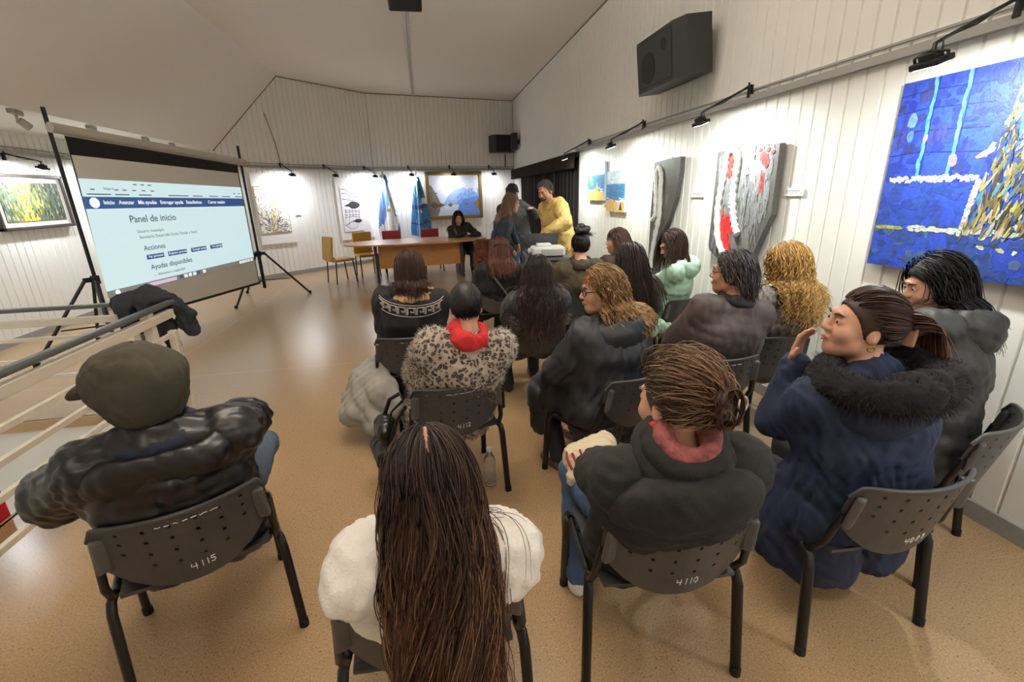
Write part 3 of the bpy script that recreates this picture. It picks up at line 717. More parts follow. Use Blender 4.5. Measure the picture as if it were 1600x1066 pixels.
ptxt('navigation_text', 'Inicio   Avanzar   Mis ayudas   Entregar ayuda   Estadísticas       Cerrar sesión', .085, .208, .060, M_wht, .001)
ptxt('heading_text', 'Panel de inicio', .19, .375, .115, M_inkp, .0012)
ptxt('body_text', 'Usuario: municipio', .215, .475, .050, M_inkp); ptxt('body_text', 'Secretaría: Desarrollo Social, Familia y Salud', .22, .53, .050, M_inkp)
ptxt('heading_text', 'Acciones', .23, .645, .085, M_inkp, .001)
for s, u in (('Ver personas', .245), ('Registrar persona', .365), ('Entregar ayuda', .52), ('Ver entregas', .665)): ptxt('button_text', s, u, .72, .040, M_wht)
ptxt('heading_text', 'Ayudas disponibles', .245, .835, .085, M_inkp, .001); ptxt('body_text', '–  Alimentos y seguridad', .255, .905, .048, M_inkp)
ptxt('address_text', 'https://', .10, .085, .042, M_inkp)
mb = MB()
for v, us in ((.03, (.25, .29, .33)), (.085, (.04, .15, .19, .24, .29, .34, .92, .96)), (.125, (.02, .06, .15, .27, .44, .50, .60, .72, .82, .93))):
    for u in us: sq(mb, u, v - .006, u + .05 * (v > .1) + .02, v + .004, .001)
mb.build('browser_controls', M_inkp, page)
def tripod(label, base, zt, hub, feet, lean=(0, 0)):
    t = thing('screen_tripod', label, 'tripod stand', base, 0, 'tripods holding the projection screen')
    m = MB(); m.cyl((0, 0, .17), (0, 0, hub), .026, n=12); m.cyl((0, 0, hub), (0, 0, zt), .019, n=12); m.build('pole', M_black, t)
    m = MB(); m.cyl((0, 0, hub - .05), (0, 0, hub + .04), .042, n=12)
    for f in feet:
        d = (Vector(f) - Vector(base)); d.z = 0; d.normalize(); m.box(d * .055 + Vector((0, 0, hub)), (.10, .035, .05), rot=(0, 0, math.atan2(d.y, d.x)))
    m.build('hub', M_black, t)
    for f in feet:
        l = Vector(f) - Vector(base); l.z = 0; d = l.normalized()
        m = MB(); m.tube([d * .09 + Vector((0, 0, hub)), l + Vector((0, 0, .012))], .018, n=8)
        g = m.build('leg', M_black, t)
        m = MB(); m.tube([d * (l.length * .60) + Vector((0, 0, hub * .40)), Vector((0, 0, .30)) + d * .03], .009, n=6); m.build('brace', M_black, g)
        m = MB(); m.cyl(l + Vector((0, 0, 0)), l + Vector((0, 0, .045)), .024, n=10); m.build('foot_cap', mat('rubber_black', (20, 20, 20), rough=.9), g)
    return t
tripod('black tripod holding the left end of the projection screen', PL + NS * .0, 2.53, .82, [(-4.09, 5.29, 0), (-4.10, 6.28, 0), (-3.26, 5.20, 0)])
tripod('black tripod holding the right end of the projection screen', PR, 2.42, .75, [(-2.11, 8.58, 0), (-3.0, 7.65, 0), (-3.26, 8.92, 0)])

# ------------------------------------------------------------------ stairwell railings
M_hand = mat('handrail_dark', (86, 92, 94), rough=.28, metal=.2); M_rw = mat('rail_cream', (214, 204, 188), rough=.45)
t = thing('stair_railing', 'cream railing with dark handrail running beside the seated man in the flat cap', 'railing', (-1.9, 0, 0))
mb = MB(); mb.box((0, 1.6, .90), (.055, 4.3, .035), bev=.012); mb.build('handrail', M_hand, t)
mb = MB(); mb.box((0, 1.6, .825), (.045, 4.2, .06), bev=.004); mb.build('top_rail', M_rw, t)
for z in (.675, .54, .40, .2):
    mb = MB(); mb.box((0, 1.6, z), (.028, 4.2, .028)); mb.build('rail_bar', M_rw, t)
for y in (3.44, .4):
    mb = MB(); mb.box((-.02 if y > 3 else 0, y, .44), (.06, .06, .88), bev=.004); mb.build('post', M_rw, t)
mb = MB(); mb.box((0, 3.66, .35), (.05, .05, .70), bev=.004); mb.build('post', M_rw, t)
t = thing('stair_railing', 'cream railing with dark handrail crossing in front of the left screen tripod', 'railing', (-1.9, 3.75, 0))
mb = MB(); mb.box((-1.6, 0, .90), (2.8, .055, .03), bev=.012); mb.build('handrail', M_hand, t)
mb = MB(); mb.box((-1.6, 0, .80), (2.7, .04, .05), bev=.004); mb.build('top_rail', M_rw, t)
for z in (.68, .52, .39):
    mb = MB(); mb.box((-1.6, 0, z), (2.7, .026, .026)); mb.build('rail_bar', M_rw, t)
for x in (-.28, -2.9):
    mb = MB(); mb.box((x, 0, .43), (.05, .05, .86), bev=.004); mb.build('post', M_rw, t)
# red board on the stairwell side, only its corner shows
t = thing('red_sign_board', 'red board with white lettering at the left edge beside the railing', 'sign', (-2.36, 2.0, -.03), -PI / 2)
mb = MB(); mb.box((-.28, -.03, .06), (.62, .03, .26)); mb.build('board', mat('red_board', (206, 34, 52), rough=.4), t)
M_wl = mat('white_lettering', (236, 232, 230), rough=.6)
text_mesh('lettering', 'S', .14, M_wl, t, frame((-.30, -.0465, -.03), (1, 0, 0), (0, 0, 1)), bold=.004)
text_mesh('lettering', '2', .09, M_wl, t, frame((-.27, -.0465, .09), (1, 0, 0), (0, 0, 1)), bold=.004)

# ------------------------------------------------------------------ speakers' table and chairs
M_wood = mat('table_laminate', (198, 148, 96), rough=.32, noise=.14, nscale=8, stretch=(1, 10, 10))
M_woodp = mat('table_panel_laminate', (190, 132, 76), rough=.45, noise=.12, nscale=8, stretch=(1.2, 10, 10))
M_dkleg = mat('table_leg_dark', (58, 48, 40), rough=.4)
t = thing('oval_table', 'long oval wooden conference table at the front of the room', 'table', (-.17, 9.62, 0), .14)
mb = MB(); P = []
for i in range(56):
    a = 2 * PI * i / 56; c, s_ = math.cos(a), math.sin(a)
    P.append((1.42 * math.copysign(abs(c) ** .75, c), .60 * math.copysign(abs(s_) ** .8, s_)))
mb.prism(P, (0, 0, .72), (1, 0, 0), (0, 1, 0), (0, 0, 1), .03); mb.build('tabletop', M_wood, t)
mb = MB(); mb.box((0, -.24, .49), (1.60, .025, .46)); mb.build('modesty_panel', M_woodp, t)
for x in (-.84, .84):
    mb = MB(); mb.box((x, 0, .36), (.05, .62, .72)); mb.build('leg', M_dkleg, t)
def dining_chair(label, loc, rz, m, group):
    t = thing('upholstered_chair', label, 'chair', loc, rz, group)
    mb = MB(); mb.box((0, .0, .445), (.42, .43, .055), bev=.02); mb.build('seat', m, t)
    mb = MB(); mb.box((0, -.225, .68), (.40, .045, .45), rot=(-.12, 0, 0), bev=.018); mb.box((0, -.205, .47), (.40, .05, .1), bev=.02); mb.build('backrest', m, t)
    for x in (-.185, .185):
        for y0, y1 in ((.17, .205), (-.18, -.215)):
            mb = MB(); mb.tube([(x, y0, .42), (x * 1.05, y1, 0)], .013, n=8); mb.build('leg', M_black, t)
    return t
M_must = mat('mustard_vinyl', (190, 150, 66), rough=.45, bump=.1, bscale=80); M_red = mat('red_vinyl', (164, 52, 56), rough=.5, bump=.1, bscale=80)
dining_chair('mustard chair standing apart at the left end of the oval table', (-1.70, 9.58, 0), -.95, M_must, 'mustard chairs by the oval table')
dining_chair('mustard chair pushed against the far left side of the oval table', (-1.26, 10.18, 0), -2.75, M_must, 'mustard chairs by the oval table')
dining_chair('red chair behind the oval table, below the striped flag', (-.70, 10.28, 0), PI + .14, M_red, 'red chairs behind the oval table')
dining_chair('red chair behind the oval table, left of the seated woman with phone', (.12, 10.42, 0), PI + .14, M_red, 'red chairs behind the oval table')
dining_chair('chair under the seated woman with phone behind the oval table', (.92, 10.06, 0), PI + .05, mat('grey_green_vinyl', (96, 106, 92), rough=.5), None)

# ------------------------------------------------------------------ flags
def flag(label, q, z0, z1, bands, seed, emblem=None):
    r = random.Random(seed); t = thing('draped_flag', label, 'flag', (q.x, q.y, 0))
    m = MB(); m.cyl((0, 0, .03), (0, 0, z1 + .12), .014, n=10); m.lathe([(0, .0), (.17, 0), (.17, .025), (.03, .05), (.018, .08)], n=20); m.build('pole', mat('flag_pole', (170, 158, 130), rough=.35, metal=.4), t)
    m = MB(); m.lathe([(0, z1 + .20), (.022, z1 + .165), (.012, z1 + .12)], n=12); m.build('finial', mat('pale_finial', (226, 220, 200), rough=.4), t)
    m = MB(); n = 60; rows = 30
    V = []; 
    for j in range(rows + 1):
        v = j / rows; z = z1 - (z1 - z0) * v; R = .05 + .15 * min(1, v * 1.15) ** .8
        for i in range(n):
            a = 2 * PI * i / n; f = 1 + .34 * math.sin(5 * a + 1.7 * v + seed) + .12 * math.sin(9 * a + seed * 2 - v)
            V.append((R * f * math.cos(a) * 1.0 + .05 * v, R * f * .55 * math.sin(a) - .02, z + .05 * math.sin(2 * a + seed) * v))
    for j in range(rows):
        for i in range(n):
            a = j * n + i; b = j * n + (i + 1) % n
            m.cur = bands(i / n, j / rows); m.add([V[a], V[b], V[b + n], V[a + n]], [(0, 1, 2, 3)], True)
    bm = m.build('cloth', M_flag, t)
    me = bm.data; g = bmesh.new(); g.from_mesh(me); bmesh.ops.remove_doubles(g, verts=g.verts, dist=1e-5); g.to_mesh(me); g.free()
    if emblem:
        for nm, mm, ps in emblem:
            m = MB()
            for c, rad in ps: m.cyl(Vector(c) - Vector((0, .004, 0)), Vector(c) + Vector((0, .004, 0)), rad, n=14)
            m.build(nm, mm, t)
    return t
M_flag = mat('flag_satin', (255, 255, 255), rough=.45, attr=True, noise=.08, nscale=20, sheen=.3)
def band1(u, v):
    k = (u * 1.0 + v * .55 + .22) % 1.0
    return C(96, 138, 206) if (k < .26 or .62 < k < .86) else C(232, 234, 238)
def band2(u, v):
    if .46 < v < .52 or .74 < v < .80: return C(28, 66, 128)
    k = (u * 2 + v) % 1.0
    if .34 < v < .44 and k < .3: return C(206, 224, 232)
    return C(24, 112, 138) if v < .30 else C(46, 118, 176)
q = K + D_rear * .16 + N_rear * .35
flag('light blue and white striped flag with a gold sun, furled beside the ink drawing', q, .62, 2.12, band1, 1.0, [('sun_emblem', mat('gold_sun', (208, 178, 70), rough=.5), [((.07, -.135, 1.28), .05)])])
q = K + D_rear * .98 + N_rear * .35
flag('teal and blue flag furled left of the gilt framed landscape', q, .62, 2.06, band2, 2.3, [('star_emblem', mat('pale_star', (226, 222, 170), rough=.5), [((-.03, -.10, 1.60), .03), ((.03, -.13, 1.22), .05)])])

# ------------------------------------------------------------------ projector, laptop and their stand
M_stand = mat('stand_grey', (92, 92, 90), rough=.7, bump=.15, bscale=120)
t = thing('projector_stand', 'grey box stand carrying the projector and laptop', 'stand', (1.36, 5.22, 0), -.12)
mb = MB(); mb.box((0, 0, .48), (.44, .62, .84), bev=.02); mb.build('cabinet', M_stand, t)
mb = MB(); mb.box((0, 0, .905), (.50, .70, .03), bev=.006); mb.build('shelf_top', M_stand, t)
for x in (-.18, .18):
    for y in (-.26, .26):
        mb = MB(); mb.cyl((x, y, 0), (x, y, .07), .025, n=10); mb.build('castor', M_black, t)
M_pj = mat('projector_white', (226, 228, 226), rough=.4)
t = thing('projector', 'white projector on the grey stand in front of the laptop', 'projector', (1.33, 5.04, .92), -.10)
mb = MB(); mb.box((0, 0, .06), (.36, .28, .10), bev=.022); mb.build('housing', M_pj, t)
mb = MB(); mb.box((.03, -.142, .055), (.24, .006, .065)); mb.build('vent_panel', mat('vent_grey', (168, 166, 160), rough=.6), t)
mb = MB()
for i in range(16): mb.box((-.08 + .0148 * i, -.147, .055), (.004, .006, .062))
mb.build('vent_slats', M_pj, t)
mb = MB(); mb.box((-.04, .03, .125), (.16, .12, .03), bev=.01); mb.build('top_cover', M_pj, t)
mb = MB(); mb.cyl((-.17, .0, .06), (-.21, .02, .06), .035, n=16); mb.build('lens', mat('lens_glass', (180, 186, 190), rough=.1), t)
for x in (-.14, .14):
    mb = MB(); mb.cyl((x, 0, 0), (x, 0, .015), .014, n=10); mb.build('foot', M_black, t)
M_lap = mat('laptop_grey', (74, 74, 76), rough=.4, metal=.3)
t = thing('laptop', 'open dark grey laptop behind the projector', 'laptop', (1.34, 5.40, .92), PI - .1)
mb = MB(); mb.box((0, 0, .010), (.36, .24, .018), bev=.004); mb.build('base', M_lap, t)
mb = MB(); mb.box((0, .155, .122), (.36, .012, .235), rot=(-.22, 0, 0), bev=.004); mb.build('lid', M_lap, t)
mb = MB(); mb.tube([(1.53, 5.1, .95), (1.60, 5.1, .90), (1.63, 5.15, .5), (1.62, 5.3, .02), (1.9, 5.6, .012)], .008, n=6)
tag(mb.build('power_cable', M_black), 'black cable drooping from the right side of the projector', 'cable')

# ------------------------------------------------------------------ perforated black plastic chairs
M_plas = mat('chair_plastic', (66, 65, 64), rough=.42, noise=.05, nscale=30, bump=.12, bscale=420)
M_plas2 = mat('chair_plastic_socket', (84, 83, 82), rough=.45, bump=.1, bscale=420)
M_frame = mat('chair_frame_black', (24, 24, 24), rough=.35, metal=.2)
M_chalk = mat('white_marker', (226, 226, 220), rough=.8)
BW = .236
def back_pt(u, z, off=0.0):
    """point on the rear face of the backrest; u in -1..1, z height"""
    x = BW * u; bend = .075 * (1 - u * u); tilt = (z - .50) * .22
    return Vector((x * (1 - .03 * u * u), -.185 - bend - tilt - off, z * .94 - .03))
def back_mesh():
    hx = [-.68, -.41, -.14, .14, .41, .68]; e = .022
    us = sorted(set([-1, -.96, -.9, -.82, .82, .9, .96, 1] + [h - e for h in hx] + [h + e for h in hx] + [(a + b) / 2 for a, b in zip(hx, hx[1:])]))
    hv = [.36, .54, .72, .88]; ev = .020
    vs = sorted(set([0, .12, .25, 1, .96] + [h - ev for h in hv] + [h + ev for h in hv]))
    def zr(u):
        a = abs(u); zb = .485 + .145 * a ** 2.4; zt = .795 - (.05 * max(0, (a - .88) / .12) ** 2)
        return zb, zt
    nu, nv = len(us), len(vs); P = []
    for off in (0, -.007):
        for u in us:
            zb, zt = zr(u)
            for v in vs:
                p = back_pt(u, zb + (zt - zb) * v); p.y -= off
                P.append(p)
    st = nu * nv; keep = set()
    for i in range(nu - 1):
        for j in range(nv - 1):
            uc = (us[i] + us[i + 1]) / 2; vc = (vs[j] + vs[j + 1]) / 2
            hole = any(abs(uc - h) < e * .9 for h in hx) and any(abs(vc - h) < ev * .9 for h in hv)
            if hole and abs(uc) > .6 and vc < .45: hole = False
            if not hole: keep.add((i, j))
    F = []
    ix = lambda i, j, s=0: s * st + i * nv + j
    for i, j in keep:
        F.append((ix(i, j), ix(i, j + 1), ix(i + 1, j + 1), ix(i + 1, j))); F.append((ix(i, j, 1), ix(i + 1, j, 1), ix(i + 1, j + 1, 1), ix(i, j + 1, 1)))
        for (a, b, c, d), nb in (((i, j, i, j + 1), (i - 1, j)), ((i + 1, j + 1, i + 1, j), (i + 1, j)), ((i + 1, j, i, j), (i, j - 1)), ((i, j + 1, i + 1, j + 1), (i, j + 1))):
            if nb not in keep: F.append((ix(a, b), ix(c, d), ix(c, d, 1), ix(a, b, 1)))
    m = MB(); m.add(P, F, False)
    # flat lip along the top edge
    m.tube([back_pt(u, .795 - (.05 * max(0, (abs(u) - .88) / .12) ** 2), -.004) for u in np.linspace(-1, 1, 25)], .008, n=8)
    return m
def seat_mesh():
    m = MB(); nx, ny = 13, 13; P = []
    for s in (0, 1):
        for i in range(nx):
            for j in range(ny):
                u = -1 + 2 * i / (nx - 1); v = -1 + 2 * j / (ny - 1)
                sx = math.copysign(1 - (1 - abs(u)) ** 1.0, u)
                x = .225 * u * (1 - .06 * max(0, -v)); y = .215 * v
                z = .405 + .012 * u * u - .02 * max(0, v) ** 2 - .010 * (1 - u * u) * (1 - v * v) + (.018 * max(0, -v - .6) / .4 if v < -.6 else 0)
                P.append((x, y + .01, z - .012 * s))
    st = nx * ny; F = []
    for i in range(nx - 1):
        for j in range(ny - 1):
            a = i * ny + j; F.append((a, a + ny, a + ny + 1, a + 1)); F.append((st + a, st + a + 1, st + a + ny + 1, st + a + ny))
    rim = [i * ny for i in range(nx)] + [(nx - 1) * ny + j for j in range(1, ny)] + [i * ny + ny - 1 for i in range(nx - 2, -1, -1)] + [j for j in range(ny - 2, 0, -1)]
    for a, b in zip(rim, rim[1:] + rim[:1]): F.append((a, st + a, st + b, b))
    m.add(P, F, False); return m
CH = {}
def chair(label, x, y, heading, number=None, scrawl=False, scale=1.0):
    """heading: 0 faces +Y, positive turns to the left"""
    t = thing('stacking_chair', label, 'chair', (x, y, 0), heading, 'perforated black stacking chairs')
    def part(key, fn, m):
        if key not in CH:
            o = fn().build(key.split('|')[0], m, t); CH[key] = o.data; return o
        o = bpy.data.objects.new(key.split('|')[0], CH[key]); COLL.objects.link(o); o.parent = t; return o
    part('backrest', back_mesh, M_plas); part('seat', seat_mesh, M_plas)
    for s in (-1, 1):
        def front(): m = MB(); m.tube([(s * .252, .225, 0), (s * .248, .20, .35), (s * .245, .185, .385), (s * .24, .15, .395)], .0135, n=8, flat=1.35); return m
        def rear(): m = MB(); m.tube([(s * .262, -.215, 0), (s * .252, -.17, .35), (s * .248, -.155, .385), (s * .24, -.12, .395)], .0135, n=8, flat=1.35); return m
        def side(): m = MB(); m.tube([(s * .24, .16, .39), (s * .24, -.13, .39)], .0125, n=8); return m
        def upr(): m = MB(); m.tube([(s * .236, -.06, .385), (s * .242, -.15, .40), (s * .240, -.195, .47), (s * .225, -.225, .60)], .0125, n=8); return m
        def sock(): m = MB(); m.box(back_pt(s * .91, .69, .006), (.042, .026, .13), rot=(.20, 0, -s * .45), bev=.010); return m
        def cap1(): m = MB(); m.cyl((s * .252, .225, 0), (s * .252, .224, .03), .018, n=10); return m
        def cap2(): m = MB(); m.cyl((s * .262, -.215, 0), (s * .262, -.213, .03), .018, n=10); return m
        lf = part('leg|f%d' % s, front, M_frame); lr = part('leg|r%d' % s, rear, M_frame); part('side_rail|%d' % s, side, M_frame)
        part('back_upright|%d' % s, upr, M_frame); part('backrest_socket|%d' % s, sock, M_plas2); rb = mat('rubber_black', (20, 20, 20), rough=.9); part('foot_cap|f%d' % s, cap1, rb).parent = lf; part('foot_cap|r%d' % s, cap2, rb).parent = lr
    def bar(): m = MB(); m.tube([(-.24, .10, .385), (.24, .10, .385)], .010, n=6); m.tube([(-.24, -.10, .385), (.24, -.10, .385)], .010, n=6); return m
    part('cross_bar', bar, M_frame)
    if number: write_number(number, t)
    if scrawl:
        m = MB(); r = random.Random(sum(map(ord, label)))
        u = -.28
        while u < .34:
            w = r.uniform(.03, .12); m.tube([back_pt(u + w * k / 4, .765 + r.uniform(-.002, .002), .0012) for k in range(5)], .0016, n=5); u += w + r.uniform(.02, .05)
        m.build('worn_top_marking', M_chalk, t)
    return t
DIG = {'4': [[(.1, 1), (.0, .55), (.75, .5)], [(.62, 1), (.6, 0)]], '1': [[(.35, 1), (.35, 0)]], '0': [[(.35, 1), (.1, .75), (.1, .3), (.35, 0), (.6, .3), (.6, .75), (.35, 1)]],
       '2': [[(.05, .8), (.25, 1), (.55, .85), (.5, .55), (.05, .05), (.7, .02)]], '5': [[(.65, 1), (.15, .98), (.1, .6), (.5, .6), (.62, .3), (.35, .02), (.05, .1)]],
       '8': [[(.35, .47), (.1, .75), (.35, 1), (.6, .75), (.35, .47), (.08, .25), (.35, 0), (.62, .25), (.35, .47)]], '9': [[(.6, .7), (.35, .5), (.1, .75), (.35, 1), (.6, .8), (.55, 0)]]}
def write_number(s, t, u0=-.06, z0=.535, h=.028):
    m = MB(); x = u0
    for ch in s:
        for st in DIG[ch]:
            pts = []
            for (a, b), (c, d) in zip(st, st[1:]):
                for k in range(4): pts.append((a + (c - a) * k / 4, b + (d - b) * k / 4))
            pts.append(st[-1])
            m.tube([back_pt(x + a * h * .8 / BW, z0 + b * h + (x - u0) * .02, .0012) for a, b in pts], .0016, n=5)
        x += (.023 if ch != '1' else .015) / BW
    m.build('handwritten_number', M_chalk, t)
# ------------------------------------------------------------------ digital clay: smooth unions of soft shapes, meshed with surface nets
f32 = np.float32
class Clay:
    def __init__(s, vox=.008): s.p = []; s.vox = vox
    def cone(s, a, b, ra, rb=None, k=.03, quilt=None, op=1):
        a = np.array(a, f32); b = np.array(b, f32); rb = ra if rb is None else rb
        R = max(ra, rb) + .02
        s.p.append(('c', a, b, ra, rb, k, quilt, op, np.minimum(a, b) - R, np.maximum(a, b) + R)); return s
    def chain(s, pts, rs, k=.03, quilt=None):
        for i in range(len(pts) - 1): s.cone(pts[i], pts[i + 1], rs[i], rs[i + 1], k, quilt)
        return s
    def ell(s, c, r, R=None, k=.03, op=1, quilt=None):
        c = np.array(c, f32); r = np.array(r, f32); R = np.eye(3) if R is None else np.array(R)
        ext = np.sqrt(((R * r[None, :]) ** 2).sum(1)) + .02
        s.p.append(('e', c, r, R.astype(f32), None, k, quilt, op, c - ext, c + ext)); return s
    def mesh(s, noise=0.0, nf=22.0, seed=0, zcut=None, taper=None):
        h = s.vox
        lo = np.min([p[8] for p in s.p if p[7] > 0], 0) - 2 * h; hi = np.max([p[9] for p in s.p if p[7] > 0], 0) + 2 * h
        n = np.ceil((hi - lo) / h).astype(int) + 1
        F = np.full(n, .5, f32); ax = [lo[i] + h * np.arange(n[i], dtype=f32) for i in range(3)]
        for kind, A, B, C_, D_, k, quilt, op, pl, ph in s.p:
            i0 = np.maximum(np.floor((pl - k - lo) / h).astype(int), 0); i1 = np.minimum(np.ceil((ph + k - lo) / h).astype(int) + 1, n)
            if (i1 <= i0).any(): continue
            X = ax[0][i0[0]:i1[0], None, None]; Y = ax[1][None, i0[1]:i1[1], None]; Z = ax[2][None, None, i0[2]:i1[2]]
            if kind == 'c':
                ba = B - A; L2 = float(ba @ ba) + 1e-9
                px, py, pz = X - A[0], Y - A[1], Z - A[2]
                t0 = (px * ba[0] + py * ba[1] + pz * ba[2]) / L2; t = np.clip(t0, 0, 1)
                d = np.sqrt((px - ba[0] * t) ** 2 + (py - ba[1] * t) ** 2 + (pz - ba[2] * t) ** 2) - (C_ + (D_ - C_) * t)
                if quilt: d = d - quilt[1] * (np.abs(np.sin(PI * t0 * math.sqrt(L2) / quilt[0] + quilt[2] if len(quilt) > 2 else PI * t0 * math.sqrt(L2) / quilt[0])) ** .6 - .6)
            else:
                px, py, pz = X - A[0], Y - A[1], Z - A[2]; R = C_
                u = px * R[0, 0] + py * R[1, 0] + pz * R[2, 0]; v = px * R[0, 1] + py * R[1, 1] + pz * R[2, 1]; w = px * R[0, 2] + py * R[1, 2] + pz * R[2, 2]
                k0 = np.sqrt((u / B[0]) ** 2 + (v / B[1]) ** 2 + (w / B[2]) ** 2); k1 = np.sqrt((u / B[0] ** 2) ** 2 + (v / B[1] ** 2) ** 2 + (w / B[2] ** 2) ** 2) + 1e-6
                d = k0 * (k0 - 1) / k1
                if quilt: d = d - quilt[1] * (np.abs(np.sin(PI * w / quilt[0])) ** .6 - .6)
            sl = tuple(slice(i0[i], i1[i]) for i in range(3)); f = F[sl]
            if op > 0: hh = np.maximum(k - np.abs(f - d), 0) / k; F[sl] = np.minimum(f, d) - hh * hh * k * .25
            else: d = -d; hh = np.maximum(k - np.abs(f - d), 0) / k; F[sl] = np.maximum(f, d) + hh * hh * k * .25
        if noise:
            r = np.random.RandomState(seed + 3)
            X = ax[0][:, None, None]; Y = ax[1][None, :, None]; Z = ax[2][None, None, :]
            for q in range(5):
                w = r.normal(size=3); w /= np.linalg.norm(w); fr = nf * r.uniform(.6, 1.9); w2 = r.normal(size=3) * nf * .35
                F += f32(noise * .45) * np.sin((X * w[0] + Y * w[1] + Z * w[2]) * fr + 1.6 * np.sin(X * w2[0] + Y * w2[1] + Z * w2[2] + q) + r.uniform(0, 6)).astype(f32)
            for q in range(4):
                w = r.normal(size=3) * [1, 1, .6]; w /= np.linalg.norm(w); fr = nf * r.uniform(2.2, 3.6); w2 = r.normal(size=3) * nf * .5
                wv = np.sin((X * w[0] + Y * w[1] + Z * w[2]) * fr + 2.2 * np.sin(X * w2[0] + Y * w2[1] + Z * w2[2] + q * 2) + r.uniform(0, 6)).astype(f32)
                F += f32(noise * .30) * (1 - 2 * np.abs(wv))
        F[0] = F[-1] = .1; F[:, 0] = F[:, -1] = .1; F[:, :, 0] = F[:, :, -1] = .1
        return nets(F, lo, h)
def nets(F, lo, h):
    s = F < 0
    cnt = sum(s[i:i + s.shape[0] - 1, j:j + s.shape[1] - 1, k:k + s.shape[2] - 1].astype(np.int8) for i in (0, 1) for j in (0, 1) for k in (0, 1))
    act = (cnt > 0) & (cnt < 8); I = np.argwhere(act); m = len(I)
    acc = np.zeros((m, 3), f32); num = np.zeros(m, f32)
    for a in range(3):
        b, c = [q for q in range(3) if q != a]
        for ob in (0, 1):
            for oc in (0, 1):
                o = np.zeros(3, int); o[b] = ob; o[c] = oc; J = I + o; J2 = J.copy(); J2[:, a] += 1
                f0 = F[J[:, 0], J[:, 1], J[:, 2]]; f1 = F[J2[:, 0], J2[:, 1], J2[:, 2]]
                cr = (f0 < 0) != (f1 < 0); t = np.where(cr, f0 / np.where(cr, f0 - f1, 1), 0)
                e = np.tile(o.astype(f32), (m, 1)); e[:, a] += t
                acc += e * cr[:, None]; num += cr
    V = (I + acc / num[:, None]) * h + lo
    idx = np.full(act.shape, -1, np.int64); idx[I[:, 0], I[:, 1], I[:, 2]] = np.arange(m)
    Q = []
    for a in range(3):
        sl0 = [slice(1, -1)] * 3; sl0[a] = slice(0, -1); sl1 = [slice(1, -1)] * 3; sl1[a] = slice(1, None)
        A = s[tuple(sl0)]; B = s[tuple(sl1)]
        for sg, msk in ((0, A & ~B), (1, ~A & B)):
            E = np.argwhere(msk); off = np.ones(3, int); off[a] = 0; E = E + off
            b, c = (a + 1) % 3, (a + 2) % 3
            def at(db, dc):
                G = E.copy(); G[:, b] += db; G[:, c] += dc; return idx[G[:, 0], G[:, 1], G[:, 2]]
            q = np.stack([at(-1, -1), at(0, -1), at(0, 0), at(-1, 0)], 1)
            Q.append(q if sg == 0 else q[:, ::-1])
    return V, np.concatenate(Q)
def np_mesh(name, V, Q, m, parent, col=None, smooth=True):
    me = bpy.data.meshes.new(name); k = Q.shape[1]
    me.vertices.add(len(V)); me.vertices.foreach_set('co', np.ascontiguousarray(V, f32).ravel())
    me.loops.add(len(Q) * k); me.loops.foreach_set('vertex_index', np.ascontiguousarray(Q, np.int32).ravel())
    me.polygons.add(len(Q)); me.polygons.foreach_set('loop_start', np.arange(0, len(Q) * k, k, dtype=np.int32)); me.polygons.foreach_set('loop_total', np.full(len(Q), k, np.int32))
    me.polygons.foreach_set('use_smooth', np.full(len(Q), smooth))
    me.update(calc_edges=True)
    for q in (m if isinstance(m, (list, tuple)) else [m]): me.materials.append(q)
    if col is not None:
        at = me.attributes.new('Col', 'FLOAT_COLOR', 'POINT'); at.data.foreach_set('color', np.ascontiguousarray(np.concatenate([col, np.ones((len(V), 1))], 1), f32).ravel())
    o = bpy.data.objects.new(name, me); COLL.objects.link(o); o.parent = parent
    return o
def clay_obj(name, cl, m, parent, **kw):
    V, Q = cl.mesh(**kw); return np_mesh(name, V, Q, m, parent)

def nrm(v): v = np.array(v, float); return v / (np.linalg.norm(v) + 1e-12)
def rot(yaw=0, pitch=0, roll=0):
    """yaw + turns left, pitch + looks down, roll + tips to the right"""
    cy, sy = math.cos(yaw), math.sin(yaw); cp, sp_ = math.cos(-pitch), math.sin(-pitch); cr, sr = math.cos(roll), math.sin(roll)
    Rz = np.array([[cy, -sy, 0], [sy, cy, 0], [0, 0, 1]]); Rx = np.array([[1, 0, 0], [0, cp, -sp_], [0, sp_, cp]]); Ry = np.array([[cr, 0, sr], [0, 1, 0], [-sr, 0, cr]])
    return Rz @ Rx @ Ry

# ------------------------------------------------------------------ hair made of strands
M_hair = mat('hair', (255, 255, 255), rough=.42, attr=True, spec=.35)
def strand_mesh(name, P, rad, cols, parent, taper=.35, n=3, m=None):
    """P: (N, M, 3) paths; rad: (N,) ; cols: (N, M, 3) linear colours"""
    N, M, _ = P.shape
    T = np.gradient(P, axis=1); T /= np.linalg.norm(T, axis=2, keepdims=True) + 1e-9
    ref = np.where(np.abs(T[..., 2:3]) > .9, np.array([1., 0, 0]), np.array([0, 0, 1.])); U = np.cross(T, ref); U /= np.linalg.norm(U, axis=2, keepdims=True) + 1e-9; W = np.cross(T, U)
    s = np.linspace(0, 1, M); rr = rad[:, None] * (1 - (1 - taper) * s[None] ** 2.2)
    ang = 2 * PI * np.arange(n) / n
    V = P[:, :, None] + (U[:, :, None] * np.cos(ang)[None, None, :, None] + W[:, :, None] * np.sin(ang)[None, None, :, None]) * rr[:, :, None, None]
    idx = np.arange(N * M * n).reshape(N, M, n)
    a = idx[:, :-1]; b = idx[:, 1:]
    Q = np.stack([a, np.roll(a, -1, 2), np.roll(b, -1, 2), b], -1).reshape(-1, 4)
    col = np.repeat(cols[:, :, None], n, 2).reshape(-1, 3)
    return np_mesh(name, V.reshape(-1, 3), Q, m or M_hair, parent, col)
